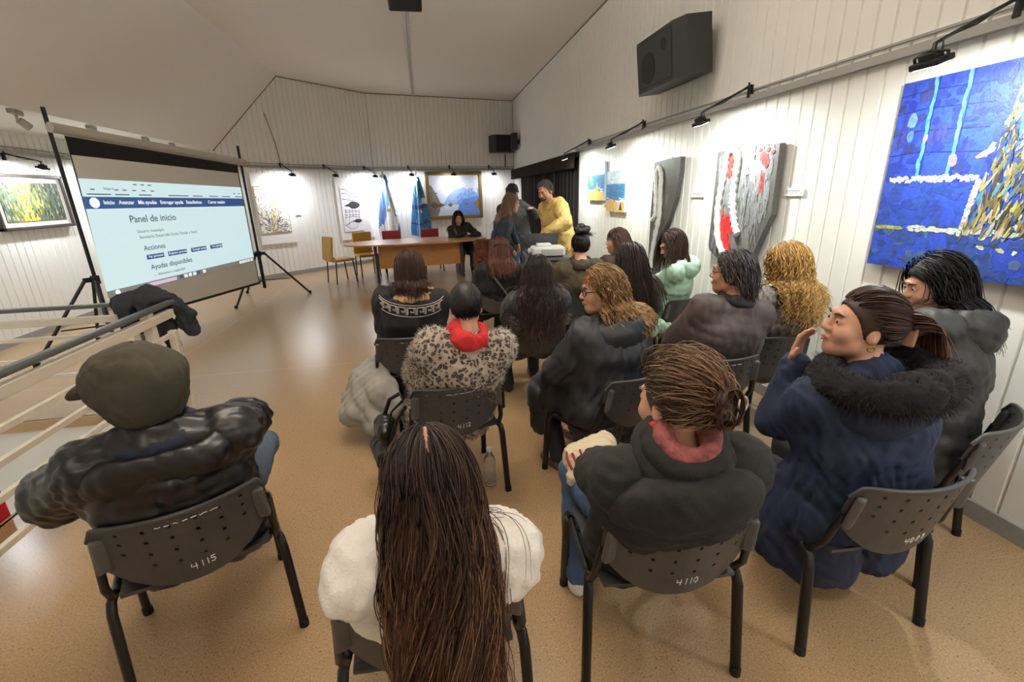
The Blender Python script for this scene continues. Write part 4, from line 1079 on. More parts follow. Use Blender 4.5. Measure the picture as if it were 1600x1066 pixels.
class Hair:
    def __init__(s, hd, seed): s.hd = hd; s.r = np.random.RandomState(seed)     # hd: dict(c, R, s)
    def E(s, infl=0.0): return np.array([.079, .099, .099]) * s.hd['s'] + infl
    def C(s): return s.hd['c'] + s.hd['R'] @ (np.array([0, -.012, .022]) * s.hd['s'])
    def roots(s, N, front=.58, side=.02, nape=-.62, keep=None):
        out = []
        while len(out) < N:
            d = nrm(s.r.normal(size=3)); y = d[1]
            zm = np.interp(y, [-1, -.35, .1, .45, .7, 1], [nape, nape + .05, side, side + .30, front, front + .08])
            if d[2] > zm and (keep is None or keep(d)): out.append(d)
        return np.array(out)
    def world(s, d, infl=0.0):   # unit dirs -> points on the scalp
        return s.C() + (d * s.E(infl)) @ s.hd['R'].T
    def flow(s, N, L, coll=(), part=0.0, steps=16, vol=.018, wave=0.0, wf=60, rad=.003, c0=(60, 40, 30), c1=None, var=.35, clump=0, front=.58, side=.0, nape=-.62, back=.55, lvar=.12, grav=.35, streak=None, spread=0.0, keep=None, off=.004, curl=False, gb=.18, arms=False, pn=.35):
        if not arms and len(coll) > 4: coll = [q for i, q in enumerate(coll) if i not in (len(coll) - 2, len(coll) - 3)]
        R = s.hd['R']; d = s.roots(N, front, side, nape, keep); ctr = s.C()
        lay = s.r.uniform(0, 1, N) * vol + off
        p = ctr + (d * (s.E()[None] + lay[:, None])) @ R.T
        sg = np.sign(d[:, 0] - part + 1e-6)
        lat = .9 * (.10 + .90 * np.clip((d[:, 1] + .45) / .9, 0, 1)); v = np.stack([sg * lat, np.full(N, -back), -.25 - .5 * (1 - lat)], 1) @ R.T
        nv = (d / s.E()) @ R.T; nv /= np.linalg.norm(nv, axis=1, keepdims=True)
        v -= nv * (v * nv).sum(1, keepdims=True); v /= np.linalg.norm(v, axis=1, keepdims=True)
        Ls = L * (1 + lvar * s.r.normal(size=N)); ds = Ls / (steps - 1)
        ph = s.r.uniform(0, 2 * PI, N) if not clump else s.r.uniform(0, 2 * PI, clump)[((np.arctan2(d[:, 0], d[:, 1]) / (2 * PI) + .5 + s.r.normal(size=N) * .012) * clump).astype(int) % clump] + s.r.normal(size=N) * pn
        out = s.r.normal(size=(N, 3)) * spread
        P = [p.copy()]; g = np.array([0, 0, -1.])
        for i in range(1, steps):
            v = v + (g - R[:, 1] * gb) * grav + out * (i / steps) * .3; v /= np.linalg.norm(v, axis=1, keepdims=True)
            p = p + v * ds[:, None]
            q = (p - ctr) @ R / (s.E()[None] + lay[:, None]); k = np.linalg.norm(q, axis=1); ins = k < 1
            if ins.any():
                q2 = q[ins] / k[ins][:, None]; p[ins] = ctr + (q2 * (s.E()[None] + lay[ins][:, None])) @ R.T
                nn = (q2 / s.E()) @ R.T; nn /= np.linalg.norm(nn, axis=1, keepdims=True)
                vi = v[ins]; vi = vi - nn * np.minimum((vi * nn).sum(1, keepdims=True), 0); v[ins] = vi / (np.linalg.norm(vi, axis=1, keepdims=True) + 1e-9)
            for A, B, r in coll:
                A = np.array(A); B = np.array(B); ba = B - A; t = np.clip(((p - A) @ ba) / (ba @ ba + 1e-9), 0, 1); c = A + t[:, None] * ba; w = p - c; dd = np.linalg.norm(w, axis=1); rr = r + lay * .8; ins = dd < rr
                if ins.any():
                    nn = w[ins] / (dd[ins][:, None] + 1e-9); p[ins] = c[ins] + nn * rr[ins][:, None]
                    vi = v[ins]; vi = vi - nn * np.minimum((vi * nn).sum(1, keepdims=True), 0); v[ins] = vi / (np.linalg.norm(vi, axis=1, keepdims=True) + 1e-9)
            P.append(p.copy())
        P = np.stack(P, 1)
        if wave:
            t = np.linspace(0, 1, steps)[None]; a = wave * np.clip(t * 2.2 - .15, 0, 1)
            X = R[:, 0]; Yb = R[:, 1]
            P += (a * np.sin(wf * t * Ls[:, None] + ph[:, None]))[..., None] * X + (a * .7 * np.cos(wf * (1.0 if curl else .8) * t * Ls[:, None] + ph[:, None] * 1.3))[..., None] * Yb
        return P, s.cols(N, steps, c0, c1, var, streak, d), np.full(N, rad) * s.r.uniform(.7, 1.2, N)
    def cols(s, N, M, c0, c1, var, streak=None, d=None):
        a = np.array(lin(*c0)[:3]); b = np.array(lin(*(c1 or c0))[:3]); t = np.linspace(0, 1, M)[None, :, None] ** 1.2
        c = a * (1 - t) + b * t; c = np.repeat(c, N, 0) * np.exp(s.r.normal(size=(N, 1, 1)) * var)
        if streak:
            k = s.r.uniform(size=N) < streak[1]; sc = np.array(lin(*streak[0])[:3]); w = np.clip((np.linspace(0, 1, M)[None, :, None] - streak[2]) * 2.5, 0, 1)
            c[k] = c[k] * (1 - w) + sc * w
        return c
    def gather(s, N, target, steps=12, vol=.012, rad=.003, c0=(60, 40, 30), c1=None, var=.35, front=.58, side=.0, nape=-.62, bulge=0.0, off=.003, keep=None, streak=None, tend=.012, mess=0.0):
        """hair combed over the skull to a knot at target (head-local unit direction, distance)"""
        R = s.hd['R']; d = s.roots(N, front, side, nape, keep); T = nrm(target); lay = s.r.uniform(0, 1, N) * vol + off
        P = []
        for i in range(steps):
            t = i / (steps - 1); q = d * (1 - t) + T * t + np.cross(d, T) * (0.0); q /= np.linalg.norm(q, axis=1, keepdims=True) + 1e-9
            l = lay + bulge * math.sin(PI * t) + .010 * t
            P.append(s.C() + (q * (s.E()[None] + l[:, None])) @ R.T)
        P = np.stack(P, 1)
        if mess:
            tt = np.linspace(0, 1, steps)[None, :, None]; P += s.r.normal(size=(N, 1, 3)) * mess * np.sin(PI * tt) * .5 + .35 * mess * np.sin(9 * tt + s.r.uniform(0, 6, (N, 1, 3)))
        P[:, -1] += s.r.normal(size=(N, 3)) * tend
        return P, s.cols(N, steps, c0, c1, var, streak), np.full(N, rad) * s.r.uniform(.7, 1.2, N)
    def cap(s, cl, infl=.004, fz=-.045):      # scalp-coloured under-layer so no skin shows through
        R = s.hd['R']; c = s.C(); e = s.E(infl)
        cl.ell(c, e, R, k=.01); fc = s.hd['c'] + R @ (np.array([0, .085, fz]) * s.hd['s'])
        cl.ell(fc, np.array([.095, .085, .105]) * s.hd['s'], R, k=.01, op=-1)
        nk = s.hd['c'] + R @ (np.array([0, .03, -.15]) * s.hd['s']); cl.ell(nk, np.array([.12, .12, .10]) * s.hd['s'], R, k=.01, op=-1)
        return cl

M_skin = mat('skin', (206, 156, 130), rough=.5, noise=.05, nscale=30, bump=.05, bscale=300)
M_skin2 = mat('skin_tan', (188, 134, 106), rough=.5, noise=.05, nscale=30)
M_eye = mat('eye_white', (224, 220, 214), rough=.2); M_iris = mat('eye_dark', (38, 28, 22), rough=.15)
M_lip = mat('lips', (176, 108, 98), rough=.45)
def head_clay(cl, c, R, s, face=True):
    P = lambda *a: c + R @ (np.array(a) * s)
    e = lambda p, r, k=.02, op=1: cl.ell(P(*p), np.array(r) * s, R, k=k * s, op=op)
    e((0, -.014, .024), (.074, .094, .090), .03); e((0, .030, -.030), (.060, .064, .088), .03); e((0, .058, -.088), (.030, .030, .026), .03)
    cl.cone(P(-.045, .02, -.075), P(0, .062, -.098), .022 * s, .018 * s, k=.03 * s); cl.cone(P(.045, .02, -.075), P(0, .062, -.098), .022 * s, .018 * s, k=.03 * s)
    for x in (-1, 1):
        e((x * .036, .066, -.034), (.026, .024, .026), .025); e((x * .075, -.008, -.016), (.008, .019, .032), .01); e((x * .080, -.010, -.030), (.006, .010, .012), .01)
    if face:
        e((0, .090, .030), (.045, .014, .012), .02)
        cl.cone(P(0, .094, .014), P(0, .113, -.026), .008 * s, .012 * s, k=.012 * s)
        for x in (-1, 1):
            e((x * .013, .104, -.030), (.009, .010, .008), .008); e((x * .032, .098, .006), (.018, .014, .012), .012, -1); e((x * .031, .082, .0055), (.0165, .0145, .0125), .006)
        e((0, .096, -.058), (.022, .011, .007), .008); e((0, .094, -.069), (.019, .010, .007), .008); e((0, .108, -.0635), (.020, .006, .0022), .004, -1)
def face_parts(body, c, R, s, hairc=(60, 44, 34), lips=True, smile=0.0):
    P = lambda *a: c + R @ (np.array(a) * s)
    for x in (-1, 1):
        m = MB(); m.sph(P(x * .031, .0845, .004), .0115 * s, nu=14, nv=10); o = m.build('eye', M_eye, body)
        m = MB(); m.sph(P(x * .031, .0925, .003), (.0058 * s,) * 3, nu=10, nv=8); m.build('iris', M_iris, o)
        m = MB(); m.tube([P(x * .016, .103, .026), P(x * .032, .101, .031), P(x * .048, .089, .027)], [.004 * s, .0045 * s, .002 * s], n=6); m.build('eyebrow', mat('brow%d_%d_%d' % hairc, hairc, rough=.7), body)
    if lips:
        m = MB()
        m.tube([P(-.022, .097, -.0625 + smile), P(-.008, .107, -.058), P(0, .108, -.060), P(.008, .107, -.058), P(.022, .097, -.0625 + smile)], [.0015 * s, .0034 * s, .003 * s, .0034 * s, .0015 * s], n=6)
        m.tube([P(-.02, .097, -.064 + smile), P(0, .1055, -.0705), P(.02, .097, -.064 + smile)], [.0015 * s, .0042 * s, .0015 * s], n=6); m.build('lips', M_lip, body)
def hand_clay(cl, W, D, Nn, s, side, curl=.6):
    """palm and five fingers; W wrist, D pointing direction, Nn back-of-hand normal"""
    D = nrm(D); Nn = np.array(Nn) - D * np.dot(Nn, D); Nn = nrm(Nn); X = np.cross(D, Nn) * side   # X points to the thumb side
    pc = W + D * .045 * s
    cl.ell(pc, np.array([.040, .048, .015]) * s, np.stack([X, D, Nn], 1), k=.015 * s)
    for i, (o, l) in enumerate(((.027, .070), (.009, .078), (-.009, .073), (-.026, .058))):
        a = W + D * .085 * s + X * o * s; c1 = curl * (.8 + .1 * i)
        d1 = D * math.cos(c1 * .6) - Nn * math.sin(c1 * .6); d2 = D * math.cos(c1 * 1.5) - Nn * math.sin(c1 * 1.5)
        b = a + d1 * l * .5 * s; e = b + d2 * l * .5 * s
        cl.cone(a - D * .015 * s, b, .0092 * s, .0085 * s, k=.006 * s); cl.cone(b, e, .0085 * s, .007 * s, k=.006 * s)
    a = W + D * .025 * s + X * .030 * s; b = a + (X * .6 + D * .75 - Nn * .3) * .036 * s; e = b + (X * .15 + D * .9 - Nn * .4) * .032 * s
    cl.cone(a, b, .012 * s, .0105 * s, k=.01 * s); cl.cone(b, e, .010 * s, .008 * s, k=.006 * s)
def ik(S, W, l1, l2, pole):
    S = np.array(S, float); W = np.array(W, float); v = W - S; d = np.linalg.norm(v)
    if d > (l1 + l2) * .985: W = S + v / d * (l1 + l2) * .985; v = W - S; d = np.linalg.norm(v)
    x = (l1 * l1 - l2 * l2 + d * d) / (2 * d); y = math.sqrt(max(l1 * l1 - x * x, 0)); u = v / d
    p = np.array(pole, float); p = nrm(p - u * (p @ u)); return S + u * x + p * y, W

def person(label, c, hd, head=(0, 0, 0), heading=0.0, s=.94, standing=False, face=True, body_vox=.008, skin=None, coat=None, bulk=1.0, coat_vox=.009, quilt=None,
           coat_len=.06, wrists=None, poles=None, knees=None, ankles=None, trouser=None, shoe=None, hip=None, tyaw=0.0, shoulder=.172, shroll=0.0, wr=.005, curl=.6, handn=None, hem=True, seed=1, sleeve=1.0, slouch=0.0, showshoes=True, extra=None, hipb=.86):
    """c: floor point under the person; hd: head centre in the world; head: (yaw, pitch, roll) relative to heading. Returns a dict to hang hair and details on."""
    t = thing('person', label, 'person', (c[0], c[1], 0), heading)
    ch, sh = math.cos(-heading), math.sin(-heading)
    g = np.array(hd, float) - np.array([c[0], c[1], 0]); H = np.array([g[0] * ch - g[1] * sh, g[0] * sh + g[1] * ch, g[2]])
    R = rot(*head); skin = skin or M_skin
    hip = np.array(hip if hip is not None else ((0, -.06, .405 + .085 * s) if not standing else (0, 0, .90 * s)), float)
    up0 = nrm(H - hip)
    neck = H + R @ (np.array([0, -.035, -.075]) * s) + np.array([0, -.012, -.062]) * s - up0 * .0
    base = neck + (hip - neck) * .09 + np.array([0, -.018, 0]) * s
    Yd = rot(tyaw); U = nrm(base - hip); Xd = Yd @ np.array([1., 0, 0]); Xd = nrm(Xd - U * (Xd @ U)); Xd = nrm(Xd + U * shroll); Fd = nrm(np.cross(U, Xd))   # forward
    B = lambda x, y, z: base + Xd * x * s + Fd * y * s + U * z * s
    chest = hip + (base - hip) * .66 - Fd * (.012 + slouch) * s; waist = hip + (base - hip) * .30 - Fd * slouch * .6
    SL, SR = B(-shoulder, .0, -.045), B(shoulder, .0, -.045)
    l1, l2 = .285 * s, .25 * s
    if wrists is None: wrists = [(-.10, .24, .54), (.10, .24, .54)]
    if poles is None: poles = [(-.9, -.5, -.5), (.9, -.5, -.5)]
    (EL, WL), (ER, WRt) = ik(SL, wrists[0], l1, l2, poles[0]), ik(SR, wrists[1], l1, l2, poles[1])
    hl, hr = hip + np.array([-.085 * s, .02, -.01]), hip + np.array([.085 * s, .02, -.01])
    if not standing:
        kn = knees or [(-.12, .38, .44), (.12, .38, .44)]; an = ankles or [(-.12, .36, .075), (.12, .36, .075)]
    else:
        kn = knees or [(-.09, .03, .48 * s), (.09, .03, .48 * s)]; an = ankles or [(-.10, -.02, .085), (.10, -.02, .085)]
    kn = [np.array(k, float) for k in kn]; an = [np.array(k, float) for k in an]
    # ---- one continuous body
    cl = Clay(body_vox); head_clay(cl, H, R, s, face)
    cl.cone(H + R @ (np.array([0, -.03, -.055]) * s), neck, .052 * s, .050 * s, k=.03); cl.cone(neck, base, .050 * s, .060 * s, k=.03)
    cl.cone(SL, SR, .048 * s, k=.04); cl.cone(base, chest, .07 * s, .10 * s, k=.04); cl.cone(chest, waist, .10 * s, .098 * s, k=.04); cl.cone(waist, hip, .098 * s, .10 * s, k=.04)
    for S0, E0, W0, sd in ((SL, EL, WL, -1), (SR, ER, WRt, 1)):
        cl.cone(S0, E0, .043 * s, .036 * s, k=.03); cl.cone(E0, W0, .035 * s, .024 * s, k=.02)
        D = nrm(W0 - E0); nn = np.array((0, 0, 1.)) if handn is None else np.array(handn[0 if sd < 0 else 1], float)
        hand_clay(cl, W0, D, nn, s * (1.0), -sd if True else sd, curl if not hasattr(curl, '__len__') else curl[0 if sd < 0 else 1])
    for h0, k0, a0 in ((hl, kn[0], an[0]), (hr, kn[1], an[1])):
        cl.cone(h0, k0, .078 * s, .052 * s, k=.04); cl.cone(k0, a0, .050 * s, .034 * s, k=.03); cl.cone(a0, a0 + np.array([0, .11 * s, -.03]), .030, .024, k=.02)
    body = clay_obj('body', cl, skin, t)
    if face: face_parts(body, H, R, s)
    out = dict(t=t, H=H, R=R, s=s, neck=neck, base=base, chest=chest, waist=waist, hip=hip, SL=SL, SR=SR, EL=EL, ER=ER, WL=WL, WR=WRt, B=B, U=U, Fd=Fd, Xd=Xd, body=body, hd=dict(c=H, R=R, s=s), kn=kn, an=an)
    # ---- coat
    b = bulk; q = quilt
    if coat:
        cl = Clay(coat_vox)
        dx = Xd * .070 * s * b
        hz = hip - U * coat_len if hem else hip
        for d in (-dx, dx):
            cl.chain([chest + d * 1.1 + U * .05, chest + d * 1.05, waist + d, hip + d * 1.25, hz + d * 1.35], [.088 * s * b, .108 * s * b, .112 * s * b, .125 * s * b * hipb, .118 * s * b * hipb], k=.05, quilt=q)
        cl.chain([chest + U * .03 - Fd * .01, waist, hip], [.112 * s * b, .115 * s * b, .12 * s * b * hipb], k=.05, quilt=q)
        cl.cone(SL * .93 + SR * .07 - U * .012, SR * .93 + SL * .07 - U * .012, .066 * s * (b * .5 + .5), k=.045); cl.cone(base - U * .01, chest, .078 * s, .11 * s * b, k=.05)
        for sd in (-1, 1): cl.cone(base + U * .012, (SL if sd < 0 else SR) + U * .012, .056 * s, .060 * s, k=.05)
        sl = sleeve * (b * .6 + .4)
        for S0, E0, W0 in ((SL, EL, WL), (SR, ER, WRt)):
            cl.cone(S0, E0, .068 * s * sl, .060 * s * sl, k=.045, quilt=q); cl.cone(E0, W0 - nrm(W0 - E0) * .005, .060 * s * sl, .043 * s * sl, k=.03, quilt=q)
        if extra: extra(cl, out)
        out['coat'] = clay_obj('coat', cl, coat, t, noise=wr, seed=seed)
    # ---- trousers and shoes
    if trouser:
        cl = Clay(.010); cl.cone(hl, hr, .105 * s, k=.05)
        for h0, k0, a0 in ((hl, kn[0], an[0]), (hr, kn[1], an[1])):
            cl.cone(h0, k0, .095 * s, .068 * s, k=.05); cl.cone(k0, a0 + np.array([0, 0, .0]), .066 * s, .052 * s, k=.03)
        clay_obj('trousers', cl, trouser, t, noise=.004, seed=seed + 5)
    if shoe and showshoes:
        for a0 in an:
            cl = Clay(.007); z0 = a0[2] - .075
            f = np.array([0, 1., 0])
            cl.cone(a0 + [0, -.012, -.035], a0 + [0, .0, .0], .040 * s, .038 * s, k=.02); cl.cone(a0 + [0, -.01, -.042], a0 + np.array([0, .135, -.050]) * s, .038 * s, .033 * s, k=.025)
            cl.ell(a0 + np.array([0, .065, -.066]) * [1, s, 1], (.042 * s, .125 * s, .014), k=.015)
            clay_obj('shoe', cl, shoe, t)
    return out

def ring(cl, ctr, R, rx, ry, r, n=16, a0=0, a1=2 * PI, k=.015, lift=0.0):
    pts = [ctr + R @ np.array([rx * math.cos(a0 + (a1 - a0) * i / n), ry * math.sin(a0 + (a1 - a0) * i / n), lift * math.sin(a0 + (a1 - a0) * i / n)]) for i in range(n + 1)]
    rr = r if hasattr(r, '__len__') else [r] * (n + 1)
    for i in range(n): cl.cone(pts[i], pts[i + 1], rr[i], rr[i + 1], k=k)
def collar(p, m, name='collar', rx=.070, ry=.072, r=.024, up=.012, back=-.012, noise=.003, vox=.008, lift=0.0, parent=None):
    s = p['s']; R = np.stack([p['Xd'], p['Fd'], p['U']], 1); cl = Clay(vox)
    ctr = p['base'] + p['U'] * up * s + p['Fd'] * (-back) * s
    ring(cl, ctr, R, rx * s, ry * s, r * s, lift=lift); return clay_obj(name, cl, m, parent or p['t'], noise=noise)
def hood(p, m, w=.15, d=.085, h=.10, back=.085, up=.0, noise=.005, vox=.009, name='hood', quilt=None, open_=True):
    """a hood lying folded down behind the neck"""
    s = p['s']; R = np.stack([p['Xd'], p['Fd'], p['U']], 1); cl = Clay(vox); b = p['base']
    Q = lambda x, y, z: b + R @ (np.array([x, y, z]) * s)
    cl.ell(Q(0, -back, up - .02), np.array([w, d, h]) * s, R @ rot(0, -.35), k=.04, quilt=quilt)
    for sd in (-1, 1): cl.chain([Q(sd * w * .75, -back * .6, up + .02), Q(sd * .105, .02, up + .022), Q(sd * .055, .085, up - .02)], [.042 * s, .034 * s, .022 * s], k=.04)
    if open_: cl.ell(Q(0, -.005, up + .10), np.array([.082, .085, .115]) * s, R, k=.03, op=-1); cl.ell(Q(0, -back * .85, up + .085), np.array([w * .62, d * .5, h * .62]) * s, R @ rot(0, -.35), k=.03, op=-1)
    return clay_obj(name, cl, m, p['coat'], noise=noise)
def colliders(p, b=1.0, extra=0.0):
    s = p['s']; dx = p['Xd'] * .065 * s * b
    L = [(p['SL'], p['SR'], .072 * s * b + extra)]
    for d in (-dx, dx): L += [(p['chest'] + d + p['U'] * .05, p['chest'] + d, .105 * s * b + extra), (p['chest'] + d, p['waist'] + d, .118 * s * b + extra)]
    L += [(p['base'], p['chest'], .085 * s * b + extra), (p['SL'], p['EL'], .07 * s * b + extra), (p['SR'], p['ER'], .07 * s * b + extra), (p['neck'], p['base'], .062 * s)]
    return L
def hair_obj(p, *groups, name='hair', cap=None, capm=None, taper=.35):
    P = [g[0] for g in groups]; mx = max(q.shape[1] for q in P)
    o = None; Vs = []
    for g in groups: o2 = strand_mesh(name, *[g[0], g[2], g[1]], p['t'], taper) if o is None else strand_mesh(name + '_lock', g[0], g[2], g[1], o, taper); o = o or o2
    if cap is not None: clay_obj('scalp_layer', cap, capm, o)
    return o
def hair_cap_mat(c): return mat('hair_base_%d_%d_%d' % c, c, rough=.5)
EXPOSURE = -0.05
V3 = np.array
# ---- cloth
M_leather = mat('black_leather', (20, 19, 19), rough=.38, bump=.25, bscale=40, spec=.5)
M_knit = mat('white_knit', (232, 228, 220), rough=.85, bump=.5, bscale=160, sheen=.2)
M_char = mat('charcoal_wool', (38, 38, 36), rough=.95, noise=.15, nscale=60, bump=.3, bscale=200)
M_navy = mat('navy_cloth', (28, 40, 68), rough=.8, noise=.08, nscale=12, bump=.1, bscale=120)
M_puffd = mat('dark_grey_puffer', (40, 40, 37), rough=.6, bump=.2, bscale=60)
M_blk = mat('black_cloth', (26, 27, 29), rough=.85, bump=.2, bscale=150)
M_blkpuf = mat('black_puffer', (40, 42, 46), rough=.6, bump=.2, bscale=50)
M_gryj = mat('dark_grey_jacket', (62, 62, 66), rough=.8, bump=.2, bscale=120)
M_olive = mat('olive_cloth', (74, 64, 46), rough=.9, noise=.12, nscale=20, bump=.2, bscale=120)
M_mint = mat('mint_puffer', (156, 188, 164), rough=.5, bump=.15, bscale=50)
M_brnpuf = mat('brown_puffer', (72, 60, 58), rough=.6, bump=.2, bscale=60)
M_mott = mat('mottled_grey_coat', (104, 98, 92), rough=.95, noise=.45, nscale=40, bump=.6, bscale=60)
M_yel = mat('yellow_raincoat', (204, 172, 100), rough=.55, bump=.1, bscale=40)
M_jean = mat('blue_denim', (62, 84, 116), rough=.85, noise=.15, nscale=50, bump=.2, bscale=250)
M_jeang = mat('grey_blue_denim', (72, 84, 100), rough=.85, noise=.12, nscale=50, bump=.2, bscale=250)
M_dktr = mat('black_trousers', (28, 28, 30), rough=.85)
M_shob = mat('black_shoe', (26, 25, 25), rough=.5); M_show = mat('white_shoe', (226, 222, 216), rough=.5); M_shbr = mat('brown_sneaker', (92, 64, 58), rough=.6)
M_redsc = mat('red_scarf', (204, 44, 46), rough=.8, bump=.3, bscale=90); M_pinksc = mat('rose_patterned_scarf', (140, 76, 74), rough=.85, noise=.5, nscale=45, bump=.4, bscale=90)
M_tanfl = mat('tan_fleece', (196, 154, 108), rough=.95, bump=.5, bscale=90)
M_felt = mat('grey_green_felt', (64, 61, 49), rough=.95, noise=.15, nscale=25, bump=.25, bscale=160)
M_metal = mat('silver_clip', (190, 188, 178), rough=.2, metal=.9); M_gold = mat('gold_earring', (206, 170, 90), rough=.2, metal=.9)

# ==== 1. man in the flat cap, black leather jacket
chair('black chair numbered 4115 under the man in the flat cap', -.92, 1.60, .42, '4115', True)
p = person('person in grey-green flat cap and black leather jacket, seated at lower left', (-.90, 1.60), (-.905, 1.46, 1.075), head=(.82, .12, .05), heading=.36, face=True, coat=M_leather, bulk=1.26, hipb=.8, wr=.008,
           wrists=[(-.30, .22, .60), (.18, .38, .72)], poles=[(-1, -.4, .1), (1, -.3, .0)], knees=[(-.14, .40, .44), (.24, .44, .50)], ankles=[(-.10, .40, .075), (-.05, .48, .20)], trouser=M_jeang, shoe=M_show, shoulder=.20, sleeve=1.2, seed=4, body_vox=.007)
hood(p, M_leather, w=.205, d=.07, h=.11, back=.085, up=-.035, noise=.006)
collar(p, mat('navy_lining', (30, 36, 60), rough=.8), 'inner_collar', rx=.098, ry=.088, r=.027, up=.022)
hd = p['hd']; R = hd['R']; s = hd['s']; Hc = hd['c']
cl = Clay(.007); Rc = R @ rot(0, -.18); Q = lambda *a: Hc + Rc @ (V3(a) * s)
cl.ell(Q(0, -.015, .012), V3([.110, .125, .095]) * s, Rc, k=.03); cl.ell(Q(0, -.022, .030), V3([.134, .142, .118]) * s, Rc @ rot(0, .12), k=.03); cl.ell(Q(0, -.060, -.035), V3([.112, .085, .090]) * s, Rc, k=.04); cl.cone(Q(-.05, .135, -.01), Q(.05, .135, -.01), .020 * s, k=.03); cl.ell(Q(0, .142, -.026), V3([.078, .058, .016]) * s, Rc @ rot(0, .35), k=.02)
cl.ell(Q(0, .01, -.085), V3([.088, .105, .07]) * s, Rc, k=.015, op=-1)
cap = clay_obj('flat_cap', cl, M_felt, p['t'], noise=.004, nf=30)
m = MB(); m.tube([Q(.002, -.02, .149), Q(.006, -.025, .143), Q(.0, -.03, .149)], .006 * s, n=6); m.build('cap_button', M_felt, cap)
hh = Hair(hd, 3); g = hh.flow(260, .07, steps=6, vol=.008, c0=(70, 62, 54), rad=.002, front=1.2, side=-.1, nape=-.72, keep=lambda d: d[2] < .15 and d[1] < .2)
hair_obj(p, g)

# ==== 2. long-haired woman in the white sweater
chair('black chair numbered 4101 under the long-haired person in white, at the bottom centre', -.07, 1.14, .03, '4101', True)
p = person('person with very long dark brown hair and white sweater, back to us at bottom centre', (-.07, 1.14), (-.035, .90, .99), head=(.04, .12, 0), heading=.03, face=False, coat=M_knit, bulk=1.05, wr=.009, sleeve=1.3,
           wrists=[(-.14, .22, .52), (.14, .22, .52)], poles=[(-1, -.5, -.2), (1, -.5, -.2)], trouser=mat('pale_grey_trousers', (176, 170, 176), rough=.8), shoe=M_show, seed=2, hip=(0, -.08, .47), coat_len=.10)
hh = Hair(p['hd'], 11); co = colliders(p, 1.08, .012)
st_ = ((158, 120, 90), .22, .30)
g1 = hh.flow(3200, .46, co, steps=26, vol=.022, wave=.020, wf=15, clump=44, gb=.35, pn=.12, keep=lambda d: abs(d[0]) > .035 or d[1] < -.5, rad=.0016, c0=(44, 32, 28), c1=(108, 74, 54), var=.28, streak=st_, lvar=.12, back=.75, front=.62, side=.22, nape=-.5, spread=.02, grav=.5)
g2 = hh.flow(450, .50, co, steps=26, vol=.030, wave=.030, wf=17, clump=30, pn=.15, rad=.0017, c0=(50, 36, 30), c1=(96, 66, 48), var=.35, streak=st_, lvar=.10, back=.9, front=.3, side=.1, spread=.04, grav=.5, gb=.35, keep=lambda d: d[1] < .1)
hair_obj(p, g1, g2, cap=hh.cap(Clay(.007), .006), capm=hair_cap_mat((40, 30, 26)))
hd = p['hd']; m = MB(); m.tube([hd['c'] + hd['R'] @ (V3([.001, y, z]) * hd['s']) for y, z in ((.055, .112), (.03, .1225), (.0, .127), (-.03, .1265), (-.055, .119), (-.075, .105))], .0065, n=6); m.build('hair_parting', mat('scalp', (196, 150, 128), rough=.6), p['t'])
for a, l in ((V3([-.165, .05, .02]), .03),):
    m = MB(); q = p['SL'] + V3([-.01, -.01, .075]); m.box(q, (.05, .03, .012), bev=.004); m.build('shoulder_tab', mat('brown_tab', (120, 70, 50), rough=.6), p['coat'])

# ==== 3. person in charcoal coat with clipped-up reddish hair
chair('black chair numbered 4110 under the person in the charcoal coat', .69, 1.24, -.10, '4110')
p = person('person in charcoal coat and rose scarf, reddish hair clipped up, on chair 4110', (.69, 1.24), (.625, 1.04, 1.045), head=(.46, .12, .12), s=.90, heading=-.10, face=True, coat=M_char, bulk=1.28, wr=.006, sleeve=1.2, shoulder=.18,
           wrists=[(-.10, .32, .56), (.24, .30, .62)], poles=[(-1, -.2, -.5), (1, -.3, -.3)], knees=[(-.18, .38, .45), (.16, .40, .44)], ankles=[(-.20, .20, .075), (.16, .40, .075)], trouser=M_jean, shoe=M_show, seed=8, coat_len=.08, body_vox=.007)
hood(p, M_char, w=.235, d=.105, h=.20, back=.075, up=-.07, noise=.004, open_=False)
collar(p, M_pinksc, 'scarf', rx=.070, ry=.074, r=.024, up=.125, noise=.006)
collar(p, M_char, 'coat_collar', rx=.088, ry=.092, r=.036, up=.095, noise=.004); collar(p, M_char, 'coat_collar', rx=.105, ry=.105, r=.042, up=.045, noise=.004)
hh = Hair(p['hd'], 5); T = (.10, -1, .10); kn = dict(c0=(100, 80, 60), c1=(92, 50, 34), var=.35)
g1 = hh.gather(1700, T, vol=.014, rad=.0016, front=.42, side=-.1, nape=-.6, bulge=.006, mess=.006, **kn)
g2 = hh.gather(420, T, vol=.034, rad=.0016, front=.40, side=.15, bulge=.020, mess=.014, c0=(116, 92, 66), c1=(106, 66, 44), var=.3)
ho = hair_obj(p, g1, g2, cap=hh.cap(Clay(.007), .003), capm=hair_cap_mat((70, 50, 38)))
hd = p['hd']; Kp = hh.world(nrm(T)[None], .012)[0]; R = hd['R']; cl = Clay(.006)
cl.ell(Kp + R @ V3([.0, -.012, -.005]), (.042, .034, .05), R, k=.02); cl.ell(Kp + R @ V3([.03, -.02, -.03]), (.03, .026, .036), R, k=.02)
clay_obj('twisted_bun', cl, mat('dark_bun', (38, 26, 22), rough=.5, bump=.5, bscale=60, stretch=(1, 1, .2)), ho, noise=.004, nf=60)
r_ = np.random.RandomState(2); N = 130; tt = np.linspace(0, 1, 10)
